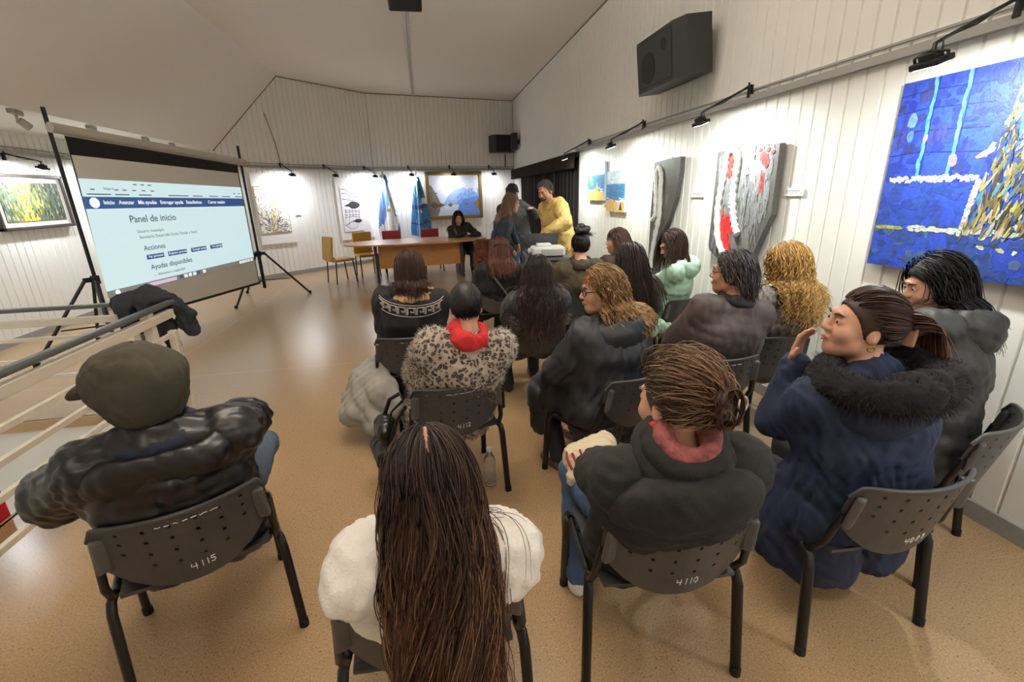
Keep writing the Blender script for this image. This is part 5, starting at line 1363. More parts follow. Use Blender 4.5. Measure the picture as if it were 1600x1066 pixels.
a = r_.uniform(0, 6.28, N); P = Kp + (R @ (V3([.0, -.02, -.005])[:, None, None] + np.stack([.046 * np.cos(a[:, None] + 3 * tt[None]), -.012 + .03 * np.sin(2 * a[:, None] + tt[None]), .052 * np.sin(a[:, None] + 3 * tt[None])])).reshape(3, -1)).T.reshape(N, 10, 3)
strand_mesh('bun_strands', P, np.full(N, .0025), hh.cols(N, 10, (60, 38, 28), (90, 54, 36), .3), ho)
m = MB(); m.tube([Kp + R @ V3([.055 + .018 * math.cos(q), -.05, .018 * math.sin(q)]) for q in np.linspace(0, 2 * PI, 17)], .005, n=6); m.tube([Kp + R @ V3([.05, -.045, -.01]), Kp + R @ V3([.035, -.05, -.05])], .006, n=6); m.build('hair_clip', M_metal, ho)
m = MB(); q = hd['c'] + R @ (V3([-.084, -.008, -.052]) * .94); m.sph(q, .011); m.build('red_earring', M_redsc, p['body'])

# ==== 4. woman in navy coat, hand at her cheek
chair('black chair numbered 4089 under the person in the navy coat', 1.46, 1.24, 0.02, '4089')
M_fur = mat('black_fur', (255, 255, 255), rough=.8, attr=True)
p = person('person in a navy coat with black fur hood, hand on cheek, looking left', (1.46, 1.24), (1.37, 1.20, 1.165), head=(1.18, -.16, -.05), heading=0.02, face=True, body_vox=.0055, coat=M_navy, bulk=1.28, wr=.009, sleeve=1.15, shoulder=.18,
           wrists=[(-.175, .115, .985), (.12, .24, .56)], poles=[(.1, .5, -1), (1, -.4, -.3)], knees=[(-.14, .38, .44), (.14, .38, .44)], trouser=M_dktr, shoe=M_shob, seed=12, coat_len=.22, curl=[.5, .6], handn=[(-.4, 1, .2), (0, 0, 1)],
           extra=lambda cl, o: cl.chain([o['hip'] + V3([-.14, .05, .02]), o['hip'] + V3([-.20, .10, -.20])], [.12, .09], k=.06) or cl.chain([o['hip'] + V3([0, -.03, -.05]), o['hip'] + V3([-.02, -.06, -.22])], [.15, .13], k=.06))
hood(p, M_navy, w=.19, d=.10, h=.12, back=.10, up=-.03, noise=.006)
def fur(p, pts, N, L, rad, c0, name='fur_trim', seed=0, thick=.045, m=None):
    r = np.random.RandomState(seed); pts = V3(pts); i = r.randint(0, len(pts) - 1, N); f = r.uniform(size=N)[:, None]; c = pts[i] * (1 - f) + pts[i + 1] * f
    d = r.normal(size=(N, 3)); d /= np.linalg.norm(d, axis=1, keepdims=True); M = 5; tt = np.linspace(0, 1, M)[None, :, None]
    g = V3([0, 0, -.35]); P = c[:, None] + d[:, None] * (thick * .35 + (thick * .65 + L) * tt) + g * (L * tt ** 2)
    a = V3(lin(*c0)[:3]); cols = np.repeat((a[None, None] * np.exp(r.normal(size=(N, 1, 1)) * .4)), M, 1)
    return strand_mesh(name, P, np.full(N, rad), cols, p['coat'], .25, m=m or M_fur)
Rb = np.stack([p['Xd'], p['Fd'], p['U']], 1)
ringp = lambda p, rx, ry, up, bk, lf=0.0, a0=-2.2, a1=5.3: [p['base'] + np.stack([p['Xd'], p['Fd'], p['U']], 1) @ (V3([rx * math.cos(a), ry * math.sin(a) + bk, up + lf * math.sin(a)])) for a in np.linspace(a0, a1, 22)]
fp = ringp(p, .165, .13, .035, -.05, .0)
cl = Clay(.009); [cl.cone(fp[i], fp[i + 1], .045, k=.03) for i in range(21)]; clay_obj('fur_roll', cl, mat('black_fur_base', (16, 16, 18), rough=.95), p['coat'], noise=.006, nf=50)
fur(p, fp, 4200, .040, .0014, (20, 20, 24), seed=3, thick=.045)
hh = Hair(p['hd'], 6); T = (0, -1, .02)
g1 = hh.gather(1100, T, vol=.008, rad=.0022, front=.50, side=-.02, nape=-.55, bulge=.004, c0=(64, 40, 30), c1=(58, 36, 28), var=.28)
ho = hair_obj(p, g1, cap=hh.cap(Clay(.006), .003), capm=hair_cap_mat((54, 34, 26)))
Kp = hh.world(nrm(T)[None], .015)[0]; R = p['hd']['R']
r_ = np.random.RandomState(4); N = 420; M = 16; tt = np.linspace(0, 1, M)
ang = r_.uniform(0, 6.28, N); rr = r_.uniform(.2, 1, N); side = r_.normal(size=N)
P = Kp[None, None] + (np.stack([(.035 * rr * np.cos(ang))[:, None] + (.05 * side)[:, None] * tt + .012 * np.sin(9 * tt[None] + ang[:, None]), -.035 * np.sin(np.minimum(tt * 4, PI / 2))[None] - .10 * tt[None] + (.03 * rr * np.sin(ang))[:, None], (.03 * rr * np.sin(ang))[:, None] + (.05 * np.sin(tt * 3.4) - .17 * tt ** 1.5)[None] + 0 * ang[:, None]], -1)) @ R.T
strand_mesh('ponytail', P, np.full(N, .0026), hh.cols(N, M, (70, 44, 32), (92, 56, 40), .35), ho)
m = MB(); m.box(Kp + R @ V3([-.03, -.01, -.03]), (.012, .035, .06), rot=(0, .2, .3), bev=.004); m.build('hair_clip', mat('tan_clip', (176, 128, 96), rough=.4), ho)
m = MB(); q = p['hd']['c'] + R @ (V3([-.080, -.012, -.058]) * .94); m.tube([q + R @ V3([0, .010 * math.cos(w), .010 * math.sin(w)]) for w in np.linspace(0, 6.28, 13)], .0022, n=5); m.build('gold_earring', M_gold, p['body'])

# ==== 5. black-haired woman in dark grey puffer at far right
chair('black chair at the right edge under the person in the dark grey puffer jacket', 2.04, 1.47, .42)
p = person('person with loose black hair in a dark grey puffer jacket at the right edge', (2.04, 1.47), (2.15, 1.60, 1.175), head=(.75, .22, .0), heading=.42, face=True, coat=M_puffd, bulk=1.32, wr=.006, sleeve=1.15, shoulder=.185, quilt=(.075, .010),
           wrists=[(-.10, .34, .60), (.12, .32, .58)], trouser=M_dktr, shoe=M_shbr, seed=14, coat_len=.12)
hood(p, M_puffd, w=.17, d=.10, h=.12, back=.10, up=-.01, quilt=(.06, .008))
hh = Hair(p['hd'], 8); co = colliders(p, 1.3, .02)
g1 = hh.flow(900, .30, co, steps=18, vol=.035, wave=.008, wf=30, clump=30, rad=.0026, c0=(22, 20, 20), c1=(26, 23, 23), var=.25, front=.45, spread=.25, back=.9)
hair_obj(p, g1, cap=hh.cap(Clay(.008), .012), capm=hair_cap_mat((20, 18, 18)))

# ==== 6. short black hair, leopard fleece, red scarf
chair('black chair numbered 4112 under the person in the leopard fleece', .05, 2.35, .17, '4112', True)
def leopard():
    m = bpy.data.materials.new('leopard_fleece'); m.use_nodes = True; nt = m.node_tree; N = nt.nodes; L = nt.links; b = N['Principled BSDF']
    tc = N.new('ShaderNodeTexCoord'); nz = N.new('ShaderNodeTexNoise'); nz.inputs['Scale'].default_value = 22; L.new(tc.outputs['Object'], nz.inputs['Vector'])
    mx = N.new('ShaderNodeMix'); mx.data_type = 'VECTOR'; mx.inputs['Factor'].default_value = .045; L.new(tc.outputs['Object'], mx.inputs[4]); L.new(nz.outputs['Color'], mx.inputs[5])
    v = N.new('ShaderNodeTexVoronoi'); v.inputs['Scale'].default_value = 46; v.inputs['Randomness'].default_value = .8; L.new(mx.outputs[1], v.inputs['Vector'])
    r = N.new('ShaderNodeValToRGB'); e = r.color_ramp.elements; e[0].position = 0; e[0].color = lin(112, 96, 88); e[1].position = .30; e[1].color = lin(62, 50, 46)
    for po, c in ((.20, (104, 88, 80)), (.40, (58, 46, 44)), (.47, (188, 172, 156)), (.7, (200, 186, 170))): q = e.new(po); q.color = lin(*c)
    L.new(v.outputs['Distance'], r.inputs['Fac']); L.new(r.outputs['Color'], b.inputs['Base Color']); b.inputs['Roughness'].default_value = .95
    n2 = N.new('ShaderNodeTexNoise'); n2.inputs['Scale'].default_value = 220; L.new(tc.outputs['Object'], n2.inputs['Vector']); bp = N.new('ShaderNodeBump'); bp.inputs['Strength'].default_value = .8; bp.inputs['Distance'].default_value = .006
    L.new(n2.outputs['Fac'], bp.inputs['Height']); L.new(bp.outputs['Normal'], b.inputs['Normal']); b.inputs['Sheen Weight'].default_value = .3
    return m
M_leo = leopard()
p = person('person with cropped black hair, red scarf and leopard fleece, on chair 4112', (.05, 2.35), (.165, 2.20, 1.085), head=(-.18, .05, 0), heading=.17, face=False, coat=M_leo, bulk=1.25, wr=.007, sleeve=1.25, shoulder=.175,
           wrists=[(-.12, .26, .54), (.12, .26, .54)], poles=[(-1, -.6, -.3), (1, -.6, -.3)], trouser=M_dktr, shoe=M_shob, seed=21)
V = np.empty(len(p['coat'].data.vertices) * 3, f32); p['coat'].data.vertices.foreach_get('co', V); V = V.reshape(-1, 3); Nn = np.empty(len(V) * 3, f32); p['coat'].data.vertices.foreach_get('normal', Nn); Nn = Nn.reshape(-1, 3)
r_ = np.random.RandomState(9); ii = r_.choice(len(V), min(16000, len(V)), False); d = Nn[ii] + r_.normal(size=(len(ii), 3)) * .5; P = V[ii][:, None] + d[:, None] * (np.linspace(-.1, 1, 3)[None, :, None] * .010)
strand_mesh('fleece_pile', P, np.full(len(ii), .0013), np.full((len(ii), 3, 3), .5), p['coat'], .3, m=M_leo)
cl = Clay(.007); Rb = np.stack([p['Xd'], p['Fd'], p['U']], 1); ring(cl, p['base'] + p['U'] * .030, Rb, .080, .075, .022, k=.02); ring(cl, p['base'] + p['U'] * .058, Rb, .068, .066, .018, k=.02)
clay_obj('scarf', cl, M_redsc, p['t'], noise=.006, nf=40)
hh = Hair(p['hd'], 9); g1 = hh.flow(1500, .028, steps=4, vol=.003, rad=.0016, c0=(24, 21, 20), var=.35, front=.5, side=-.12, nape=-.72, grav=.2, off=.002)
hair_obj(p, g1, cap=hh.cap(Clay(.006), .005), capm=hair_cap_mat((26, 22, 20)))

# ==== 7. black jacket with Greek key hood edge
chair('black chair under the person in the Greek-key jacket, grey coat hanging beside it', -.17, 3.24, .05, None, True)
p = person('person in a black jacket with a pale Greek-key border, brown hair pinned back', (-.17, 3.24), (-.125, 3.19, 1.135), head=(.0, .0, 0), heading=.04, face=False, coat=M_blk, bulk=1.32, wr=.006, sleeve=1.15, shoulder=.185, seed=23, trouser=M_dktr, shoe=M_shob)
hood(p, M_blk, w=.20, d=.06, h=.09, back=.085, up=-.05, noise=.004, open_=False)
collar(p, M_tanfl, 'fleece_collar', rx=.135, ry=.11, r=.040, up=-.005, noise=.008, lift=-.0)
m = MB(); b = p['base']; Rb = np.stack([p['Xd'], p['Fd'], p['U']], 1)
def hp(u, v):   # on the back below the collar
    a = -PI / 2 + u * 1.22; return b + Rb @ V3([.222 * math.cos(a) * 1.0, .172 * math.sin(a) - .012, -.075 + v * .045 + .035 * u * u])
key = [(0, 0), (0, 1), (.8, 1), (.8, .33), (.4, .33), (.4, .6)]
for k in range(9):
    u0 = -1 + k * .222
    pts = [(u0 + .185 * a, c) for a, c in key]
    Q = []
    for q0, q1 in zip(pts, pts[1:]):
        for w in range(4): Q.append(hp(q0[0] + (q1[0] - q0[0]) * w / 4, q0[1] + (q1[1] - q0[1]) * w / 4))
    m.tube(Q, .0048, n=5)
    m.tube([hp(u0 + .148, 1), hp(u0 + .185, 1), hp(u0 + .185, 0), hp(u0 + .222, 0)], .0048, n=5)
for v in (-.35, 1.35): m.tube([hp(-1 + 2 * i / 40, v) for i in range(41)], .003, n=5)
m.build('greek_key_border', mat('pale_grey_print', (176, 170, 168), rough=.8), p['coat'])
hh = Hair(p['hd'], 13); co = colliders(p, 1.3, .02)
g1 = hh.flow(800, .19, co, steps=16, vol=.022, wave=.005, wf=30, clump=20, rad=.0028, c0=(70, 48, 36), c1=(50, 34, 28), var=.3, spread=.08, back=.8)
ho = hair_obj(p, g1, cap=hh.cap(Clay(.008), .008), capm=hair_cap_mat((56, 38, 30)))
m = MB()
for x in (-.05, .058): m.box(p['H'] + p['R'] @ V3([x, -.095, -.005]), (.024, .012, .022), rot=(0, .4, 0), bev=.004)
m.build('hair_slides', M_metal, ho)

# ==== 8. blonde woman with glasses in black puffer coat
chair('black chair behind the blonde person with glasses', .92, 2.24, .40)
p = person('person with wavy blonde hair and black glasses turning left, in a black puffer coat', (.92, 2.24), (.885, 2.25, 1.10), head=(1.05, .04, .0), heading=.40, face=True, body_vox=.006, coat=M_blkpuf, bulk=1.30, wr=.008, sleeve=1.25, shoulder=.18, quilt=(.09, .006),
           wrists=[(-.14, .30, .54), (.10, .28, .56)], poles=[(-1, .0, -.6), (1, -.4, -.4)], knees=[(-.13, .38, .44), (.10, .38, .44)], ankles=[(-.18, .18, .075), (.12, .36, .075)], trouser=M_dktr, shoe=M_shbr, seed=31, coat_len=.16,
           extra=lambda cl, o: cl.chain([o['hip'] + V3([-.10, .02, .0]), o['kn'][0] + V3([0, -.04, 0]), o['kn'][0] + V3([-.02, -.02, -.20])], [.14, .12, .09], k=.06) or cl.chain([o['hip'] + V3([-.12, .0, .0]), o['hip'] + V3([-.20, .05, -.24])], [.14, .11], k=.06) or cl.chain([o['hip'] + V3([.08, .02, .0]), o['kn'][1] + V3([0, -.04, 0])], [.13, .11], k=.06))
hood(p, M_blkpuf, w=.17, d=.085, h=.12, back=.095, up=-.035, quilt=(.08, .005))
collar(p, M_blk, 'coat_collar', rx=.085, ry=.088, r=.024, up=.02)
hd = p['hd']; R = hd['R']; G = lambda x, y, z: hd['c'] + R @ (V3([x, y, z]) * hd['s'])
m = MB()
for x in (-1, 1):
    m.tube([G(x * (.034 + .026 * math.cos(a)), .108 - .010 * abs(math.cos(a)) * (1 if math.cos(a) > 0 else .2), .002 + .018 * math.sin(a)) for a in np.linspace(0, 2 * PI, 19)], .0026, n=6)
    m.tube([G(x * .060, .098, .010), G(x * .078, .05, .012), G(x * .083, -.005, .006)], .0030, n=6)
m.tube([G(-.009, .110, .006), G(0, .113, .008), G(.009, .110, .006)], .0025, n=6); m.build('eyeglasses', mat('black_acetate', (18, 18, 20), rough=.25), p['body'])
hh = Hair(hd, 15); co = colliders(p, 1.3, .02)
g1 = hh.flow(1100, .27, co, steps=20, vol=.030, wave=.014, wf=75, clump=60, rad=.0026, c0=(142, 110, 72), c1=(168, 132, 86), var=.32, back=1.0, front=.62, side=.12, spread=.16)
g2 = hh.flow(220, .055, (), steps=8, vol=.020, rad=.0024, c0=(158, 118, 72), c1=(176, 132, 82), var=.25, back=-.9, front=.52, side=.4, keep=lambda d: d[1] > .15 and d[2] > .4, spread=.1, grav=.25, off=.010)
hair_obj(p, g1, g2, cap=hh.cap(Clay(.007), .010), capm=hair_cap_mat((118, 84, 50)))

# ==== 9. long black hair, grey jacket with fur trimmed hood
chair('black chair under the person with long black hair in the middle of the group', .75, 3.45, .0, None, True)
p = person('person with long black hair over a dark grey jacket with a fur-trimmed hood', (.75, 3.45), (.765, 3.20, 1.04), head=(.0, .06, .06), heading=0, face=False, coat=M_gryj, bulk=1.22, wr=.006, sleeve=1.15, seed=33, trouser=M_dktr, shoe=M_shob, ankles=[(-.16, .10, .075), (.12, .36, .075)], knees=[(-.16, .34, .44), (.12, .38, .44)])
hd_ = hood(p, M_gryj, w=.19, d=.07, h=.12, back=.09, up=-.06)
fur(p, ringp(p, .20, .13, -.09, -.08, .02, -3.6, .5), 1100, .03, .002, (92, 84, 80), seed=5, thick=.03)
hh = Hair(p['hd'], 17); co = colliders(p, 1.2, .03)
g1 = hh.flow(1100, .44, co, steps=22, vol=.03, wave=.012, wf=34, clump=40, rad=.0026, c0=(42, 33, 29), c1=(64, 48, 40), var=.35, spread=.10, back=.8, streak=((110, 86, 68), .10, .35))
hair_obj(p, g1, cap=hh.cap(Clay(.008), .008), capm=hair_cap_mat((28, 22, 20)))

# ==== 10. brown hair, black coat, bag strap
chair('black chair behind the person with the shoulder strap, ahead of the long black hair', .66, 4.78, .1)
p = person('person with reddish brown hair and black coat with a thin bag strap across the back', (.66, 4.78), (.71, 4.55, 1.065), head=(-.1, .0, 0), heading=.05, face=False, body_vox=.01, coat=M_blk, coat_vox=.011, bulk=1.3, seed=35, sleeve=1.2, trouser=M_dktr)
hood(p, M_blk, w=.18, d=.07, h=.10, back=.08, up=-.03, noise=.01)
m = MB(); b = p['base']; m.tube([b + V3([-.12, .0, .02]), b + V3([-.12, -.09, -.03]), b + V3([-.05, -.175, -.13]), b + V3([.06, -.19, -.30])], .011, n=6, flat=.4); m.build('bag_strap', mat('grey_strap', (70, 68, 66), rough=.7), p['coat'])
hh = Hair(p['hd'], 19); co = colliders(p, 1.3, .03)
g1 = hh.flow(600, .24, co, steps=14, vol=.026, rad=.0034, c0=(84, 52, 38), c1=(110, 66, 48), var=.3, spread=.14, back=.7)
hair_obj(p, g1, cap=hh.cap(Clay(.010), .010), capm=hair_cap_mat((72, 44, 34)))

# ==== 11. olive jacket, topknot
chair('black chair under the person in the olive jacket with a topknot', 1.40, 4.36, .0)
p = person('person in an olive jacket with dark hair in a topknot', (1.40, 4.36), (1.40, 4.14, 1.115), head=(.1, .0, 0), heading=0, face=False, body_vox=.01, coat=M_olive, coat_vox=.011, bulk=1.3, seed=37, sleeve=1.2, trouser=M_dktr)
collar(p, mat('dark_brown_collar', (44, 34, 28), rough=.9), 'fleece_collar', rx=.095, ry=.09, r=.036, up=.02, noise=.006, vox=.01)
hh = Hair(p['hd'], 23); T = (0, -.25, 1)
g1 = hh.gather(500, T, vol=.010, rad=.003, front=.5, side=-.1, nape=-.65, c0=(30, 25, 22), var=.3)
ho = hair_obj(p, g1, cap=hh.cap(Clay(.009), .006), capm=hair_cap_mat((28, 24, 22)))
Kp = hh.world(nrm(T)[None], .03)[0]; cl = Clay(.008); ring(cl, Kp + V3([.0, 0, .02]), np.eye(3), .042, .030, .028, n=12, lift=.01)
clay_obj('topknot', cl, mat('dark_topknot', (28, 24, 22), rough=.5, bump=.4, bscale=90), ho, noise=.005, nf=60)
r_ = np.random.RandomState(5); P = Kp + V3([.03, 0, -.01]) + np.cumsum(np.concatenate([np.zeros((40, 1, 3)), r_.normal(size=(40, 7, 3)) * .006 + V3([.009, 0, -.004])], 1), 1)
strand_mesh('loose_strands', P, np.full(40, .002), hh.cols(40, 8, (40, 34, 28), None, .2), ho)

# ==== 12. long straight dark hair
chair('black chair under the person with long straight dark hair near the right wall', 1.42, 3.46, .0)
p = person('person with long straight dark brown hair, beside the mint jacket', (1.42, 3.46), (1.48, 3.22, 1.105), head=(.25, .05, .05), heading=.0, face=False, body_vox=.01, coat=M_blk, coat_vox=.011, bulk=1.15, seed=39, trouser=M_dktr)
hh = Hair(p['hd'], 25); co = colliders(p, 1.15, .02)
g1 = hh.flow(900, .50, co, steps=18, vol=.024, rad=.0028, c0=(38, 28, 24), c1=(58, 40, 32), var=.22, spread=.04, back=.6)
hair_obj(p, g1, cap=hh.cap(Clay(.009), .008), capm=hair_cap_mat((38, 28, 24)))

# ==== 13. profile with brown fringe behind
chair('black chair at the front of the right side, mostly hidden behind other people', 1.80, 4.55, .3)
p = person('person with brown hair and fringe in profile, half hidden behind straight dark hair', (1.80, 4.55), (1.86, 4.36, 1.125), head=(1.0, .05, 0), heading=.3, face=True, body_vox=.008, coat=mat('brown_coat', (70, 54, 48), rough=.9), coat_vox=.011, bulk=1.15, seed=41, trouser=M_dktr)
hh = Hair(p['hd'], 27); co = colliders(p, 1.15, .02)
g1 = hh.flow(600, .36, co, steps=14, vol=.022, rad=.003, c0=(70, 46, 36), c1=(76, 50, 38), var=.25, front=.5, side=.15, back=.5)
g2 = hh.flow(160, .075, (), steps=7, vol=.012, rad=.0028, c0=(78, 52, 40), var=.25, back=-1.0, keep=lambda d: d[1] > .2 and d[2] > .5, off=.008, grav=.3)
hair_obj(p, g1, g2, cap=hh.cap(Clay(.009), .008), capm=hair_cap_mat((62, 42, 34)))

# ==== 14. mint puffer jacket
chair('black chair under the person in the mint puffer jacket by the right wall', 2.06, 3.74, .35)
p = person('person in a mint green puffer jacket looking down, in profile by the right wall', (2.06, 3.74), (2.035, 3.60, 1.155), head=(.62, .42, 0), heading=.85, face=True, body_vox=.0065, coat=M_mint, coat_vox=.007, bulk=.98, wr=.004, quilt=(.055, .007), seed=43, sleeve=1.05, shoulder=.155,
           wrists=[(-.03, .36, .64), (.05, .38, .60)], poles=[(-1, -.3, -.6), (1, -.3, -.6)], trouser=M_jeang, shoe=M_shob)
hood(p, M_mint, w=.13, d=.085, h=.095, back=.085, up=.0, quilt=(.05, .005))
hh = Hair(p['hd'], 29); co = colliders(p, 1.15, .0)
g1 = hh.flow(800, .30, co[-1:], steps=14, vol=.020, rad=.0026, c0=(56, 40, 34), c1=(78, 56, 46), var=.28, front=.56, side=.22, back=.35, spread=.04, gb=-.1)
hair_obj(p, g1, cap=hh.cap(Clay(.008), .008), capm=hair_cap_mat((52, 38, 32)))

# ==== 15. grey-haired man in brown puffer
chair('black chair under the grey-haired person in the brown puffer jacket', 1.56, 2.37, -.06, None, True)
p = person('person with shaggy dark grey hair in a brown puffer jacket, back to us', (1.56, 2.37), (1.635, 2.24, 1.15), head=(.78, -.05, 0), heading=-.04, face=True, coat=M_brnpuf, bulk=1.34, wr=.005, sleeve=1.15, shoulder=.185, quilt=(.055, .006), seed=45, trouser=M_dktr, shoe=M_shob, skin=M_skin2)
collar(p, mat('black_collar', (28, 26, 28), rough=.9), 'collar', rx=.080, ry=.080, r=.026, up=.042)
hh = Hair(p['hd'], 31)
g1 = hh.flow(1300, .115, (), steps=10, vol=.022, wave=.006, wf=60, clump=60, rad=.0024, c0=(60, 56, 56), c1=(84, 78, 76), var=.45, front=.52, side=.05, nape=-.68, back=.9, spread=.22, off=.006)
hair_obj(p, g1, cap=hh.cap(Clay(.007), .008), capm=hair_cap_mat((48, 44, 44)))
m = MB(); R = p['R']; G = lambda x, y, z: p['H'] + R @ (V3([x, y, z]) * p['s']); m.tube([G(-.084, -.005, .006), G(-.078, .05, .012), G(-.06, .098, .010)], .002, n=6); m.tube([G(.084, -.005, .006), G(.078, .05, .012), G(.06, .098, .010), G(0, .112, .012), G(-.06, .098, .010)], .002, n=6); m.build('eyeglasses', M_black, p['body'])

# ==== 16. curly blonde
chair('black chair under the person with curly golden hair by the right wall', 2.12, 2.64, .0)
p = person('person with long curly golden hair in a mottled grey coat by the right wall', (2.12, 2.64), (2.15, 2.46, 1.135), head=(.55, .05, 0), heading=.0, face=True, coat=M_mott, bulk=1.2, wr=.008, sleeve=1.1, seed=47, trouser=M_dktr, shoe=M_shob)
hh = Hair(p['hd'], 33); co = colliders(p, 1.2, .02)
g1 = hh.flow(1000, .34, co, steps=34, vol=.040, wave=.013, wf=95, clump=80, rad=.0026, c0=(168, 128, 72), c1=(200, 156, 92), var=.3, front=.5, side=.1, spread=.18, back=.6, curl=True)
hair_obj(p, g1, cap=hh.cap(Clay(.008), .022), capm=hair_cap_mat((140, 104, 58)))
m = MB(); R = p['R']; G = lambda x, y, z: p['H'] + R @ (V3([x, y, z]) * p['s'])
for x in (-1, 1): m.tube([G(x * (.034 + .024 * math.cos(a)), .108, .002 + .018 * math.sin(a)) for a in np.linspace(0, 2 * PI, 15)], .002, n=5); m.tube([G(x * .058, .106, .01), G(x * .083, -.005, .006)], .002, n=5)
m.build('eyeglasses', M_black, p['body'])

# ==== 17. woman seated behind the table with a phone
p = person('person with long dark hair seated behind the oval table looking at a phone', (.80, 10.02), (.70, 9.93, 1.15), head=(.0, .30, 0), heading=PI + .05, s=1.06, face=True, body_vox=.008, coat=mat('black_cardigan', (34, 36, 34), rough=.9), coat_vox=.010, bulk=1.0, seed=49, sleeve=.95,
           wrists=[(-.10, .30, .815), (.06, .30, .815)], poles=[(-1, -.3, -.5), (1, -.3, -.5)], trouser=M_dktr, shoe=M_shob, curl=.9)
cl = Clay(.009)
for x in (-1, 1): cl.cone(p['B'](x * .105, .045, -.02), p['B'](x * .075, .10, -.20), .035, k=.02)
clay_obj('grey_lapel', cl, mat('grey_lapel', (136, 134, 130), rough=.9), p['coat'])
hh = Hair(p['hd'], 35); co = colliders(p, 1.05, .0)
g1 = hh.flow(700, .40, co, steps=16, vol=.018, rad=.0034, c0=(40, 28, 24), c1=(84, 58, 46), var=.25, front=.52, side=.16, back=.05)
hair_obj(p, g1, cap=hh.cap(Clay(.009), .008), capm=hair_cap_mat((40, 28, 24)))
t = thing('phone', 'small dark phone held over the table by the seated person in black', 'phone', (.80, 9.62, .86), .1)
m = MB(); m.box((0, 0, 0), (.075, .012, .15), rot=(-.5, 0, 0), bev=.004); m.build('phone_case', M_black, t)
m = MB(); m.box((0, .0075, .003), (.066, .001, .138), rot=(-.5, 0, 0)); m.build('phone_screen', mat('phone_glass', (30, 34, 40), rough=.1), t)

# ==== 18. standing woman leaning, wavy hair
p = person('person with wavy brown hair and navy jacket leaning forward beside the doorway', (1.22, 6.85), (1.225, 6.6, 1.47), head=(-.35, .12, .05), heading=-1.75, s=.96, standing=True, hip=(-.02, -.16, .86), face=True, body_vox=.007, coat=mat('navy_jacket', (36, 48, 66), rough=.8, bump=.2, bscale=80), coat_vox=.010, bulk=1.1, seed=51, coat_len=.04,
           wrists=[(-.16, .12, .86), (.20, .02, .82)], poles=[(-1, -.5, 0), (1, -.8, 0)], knees=[(-.09, -.06, .48), (.09, -.08, .48)], ankles=[(-.10, -.12, .085), (.10, -.16, .085)], trouser=mat('burgundy_trousers', (128, 40, 52), rough=.8), shoe=M_shob)
hh = Hair(p['hd'], 37); co = colliders(p, 1.1, .01)
g1 = hh.flow(700, .30, co, steps=20, vol=.026, wave=.010, wf=55, clump=40, rad=.0034, c0=(112, 88, 70), c1=(146, 116, 92), var=.3, front=.5, side=.12, back=.5)
hair_obj(p, g1, cap=hh.cap(Clay(.009), .010), capm=hair_cap_mat((86, 66, 52)))

# ==== 19. person in black beanie behind
p = person('person in a black beanie and dark grey jacket, one hand raised, behind the leaning one', (1.45, 7.30), (1.36, 7.25, 1.61), head=(.1, .35, 0), heading=PI + .3, s=.97, standing=True, face=True, body_vox=.008, coat=mat('grey_jacket', (58, 58, 58), rough=.85, bump=.2, bscale=60), coat_vox=.010, bulk=1.25, seed=53, quilt=(.08, .006),
           wrists=[(-.14, .20, 1.36), (.22, .08, .86)], poles=[(-1, -.2, -.6), (1, -.4, 0)], trouser=M_jean, shoe=M_shob)
hd = p['hd']; R = hd['R']; s = hd['s']; cl = Clay(.008); cl.ell(hd['c'] + R @ (V3([0, -.012, .045]) * s), V3([.086, .106, .095]) * s, R, k=.02); ring(cl, hd['c'] + R @ (V3([0, -.01, .03]) * s), R, .078 * s, .097 * s, .016, k=.015)
cl.ell(hd['c'] + R @ (V3([0, .02, -.07]) * s), V3([.13, .15, .085]) * s, R, k=.01, op=-1); clay_obj('beanie', cl, M_blk, p['t'], noise=.004, nf=50)
hh = Hair(hd, 39); g1 = hh.flow(160, .08, (), steps=6, vol=.008, rad=.003, c0=(26, 23, 22), front=2, keep=lambda d: d[1] < .1 and d[2] < .1, side=-.2, nape=-.6); hair_obj(p, g1)

# ==== 20. man in the yellow raincoat reaching to the laptop
p = person('person in a long yellow raincoat bending towards the laptop', (1.68, 5.92), (1.525, 5.88, 1.62), head=(.35, .42, .05), heading=PI * .5 + .35, s=1.0, standing=True, hip=(.0, -.10, .90), face=True, body_vox=.0065, coat=M_yel, coat_vox=.010, bulk=1.25, wr=.008, seed=55, coat_len=.20, sleeve=1.15,
           wrists=[(-.29, .34, 1.16), (.16, .10, .95)], poles=[(-1, -.4, -.4), (.6, -1, 0)], trouser=M_dktr, shoe=M_shob, skin=M_skin2, knees=[(-.10, -.04, .50), (.10, -.04, .50)], ankles=[(-.12, -.10, .085), (.12, -.06, .085)])
hood(p, M_yel, w=.14, d=.09, h=.10, back=.09, up=.0)
hh = Hair(p['hd'], 41); g1 = hh.flow(700, .045, (), steps=6, vol=.012, rad=.0024, c0=(84, 76, 70), c1=(112, 104, 98), var=.35, front=.68, side=-.05, nape=-.65, spread=.2, off=.004)
hair_obj(p, g1, cap=hh.cap(Clay(.008), .005, fz=-.015), capm=hair_cap_mat((74, 66, 60)))
cl = Clay(.006); G = lambda x, y, z: p['H'] + p['R'] @ (V3([x, y, z]))
ring(cl, G(0, .085, -.075), p['R'], .035, .022, .009, n=12, k=.01); cl.cone(G(-.02, .108, -.05), G(.02, .108, -.05), .006, k=.006); clay_obj('beard', cl, mat('dark_beard', (64, 52, 46), rough=.9, bump=.6, bscale=300), p['body'])
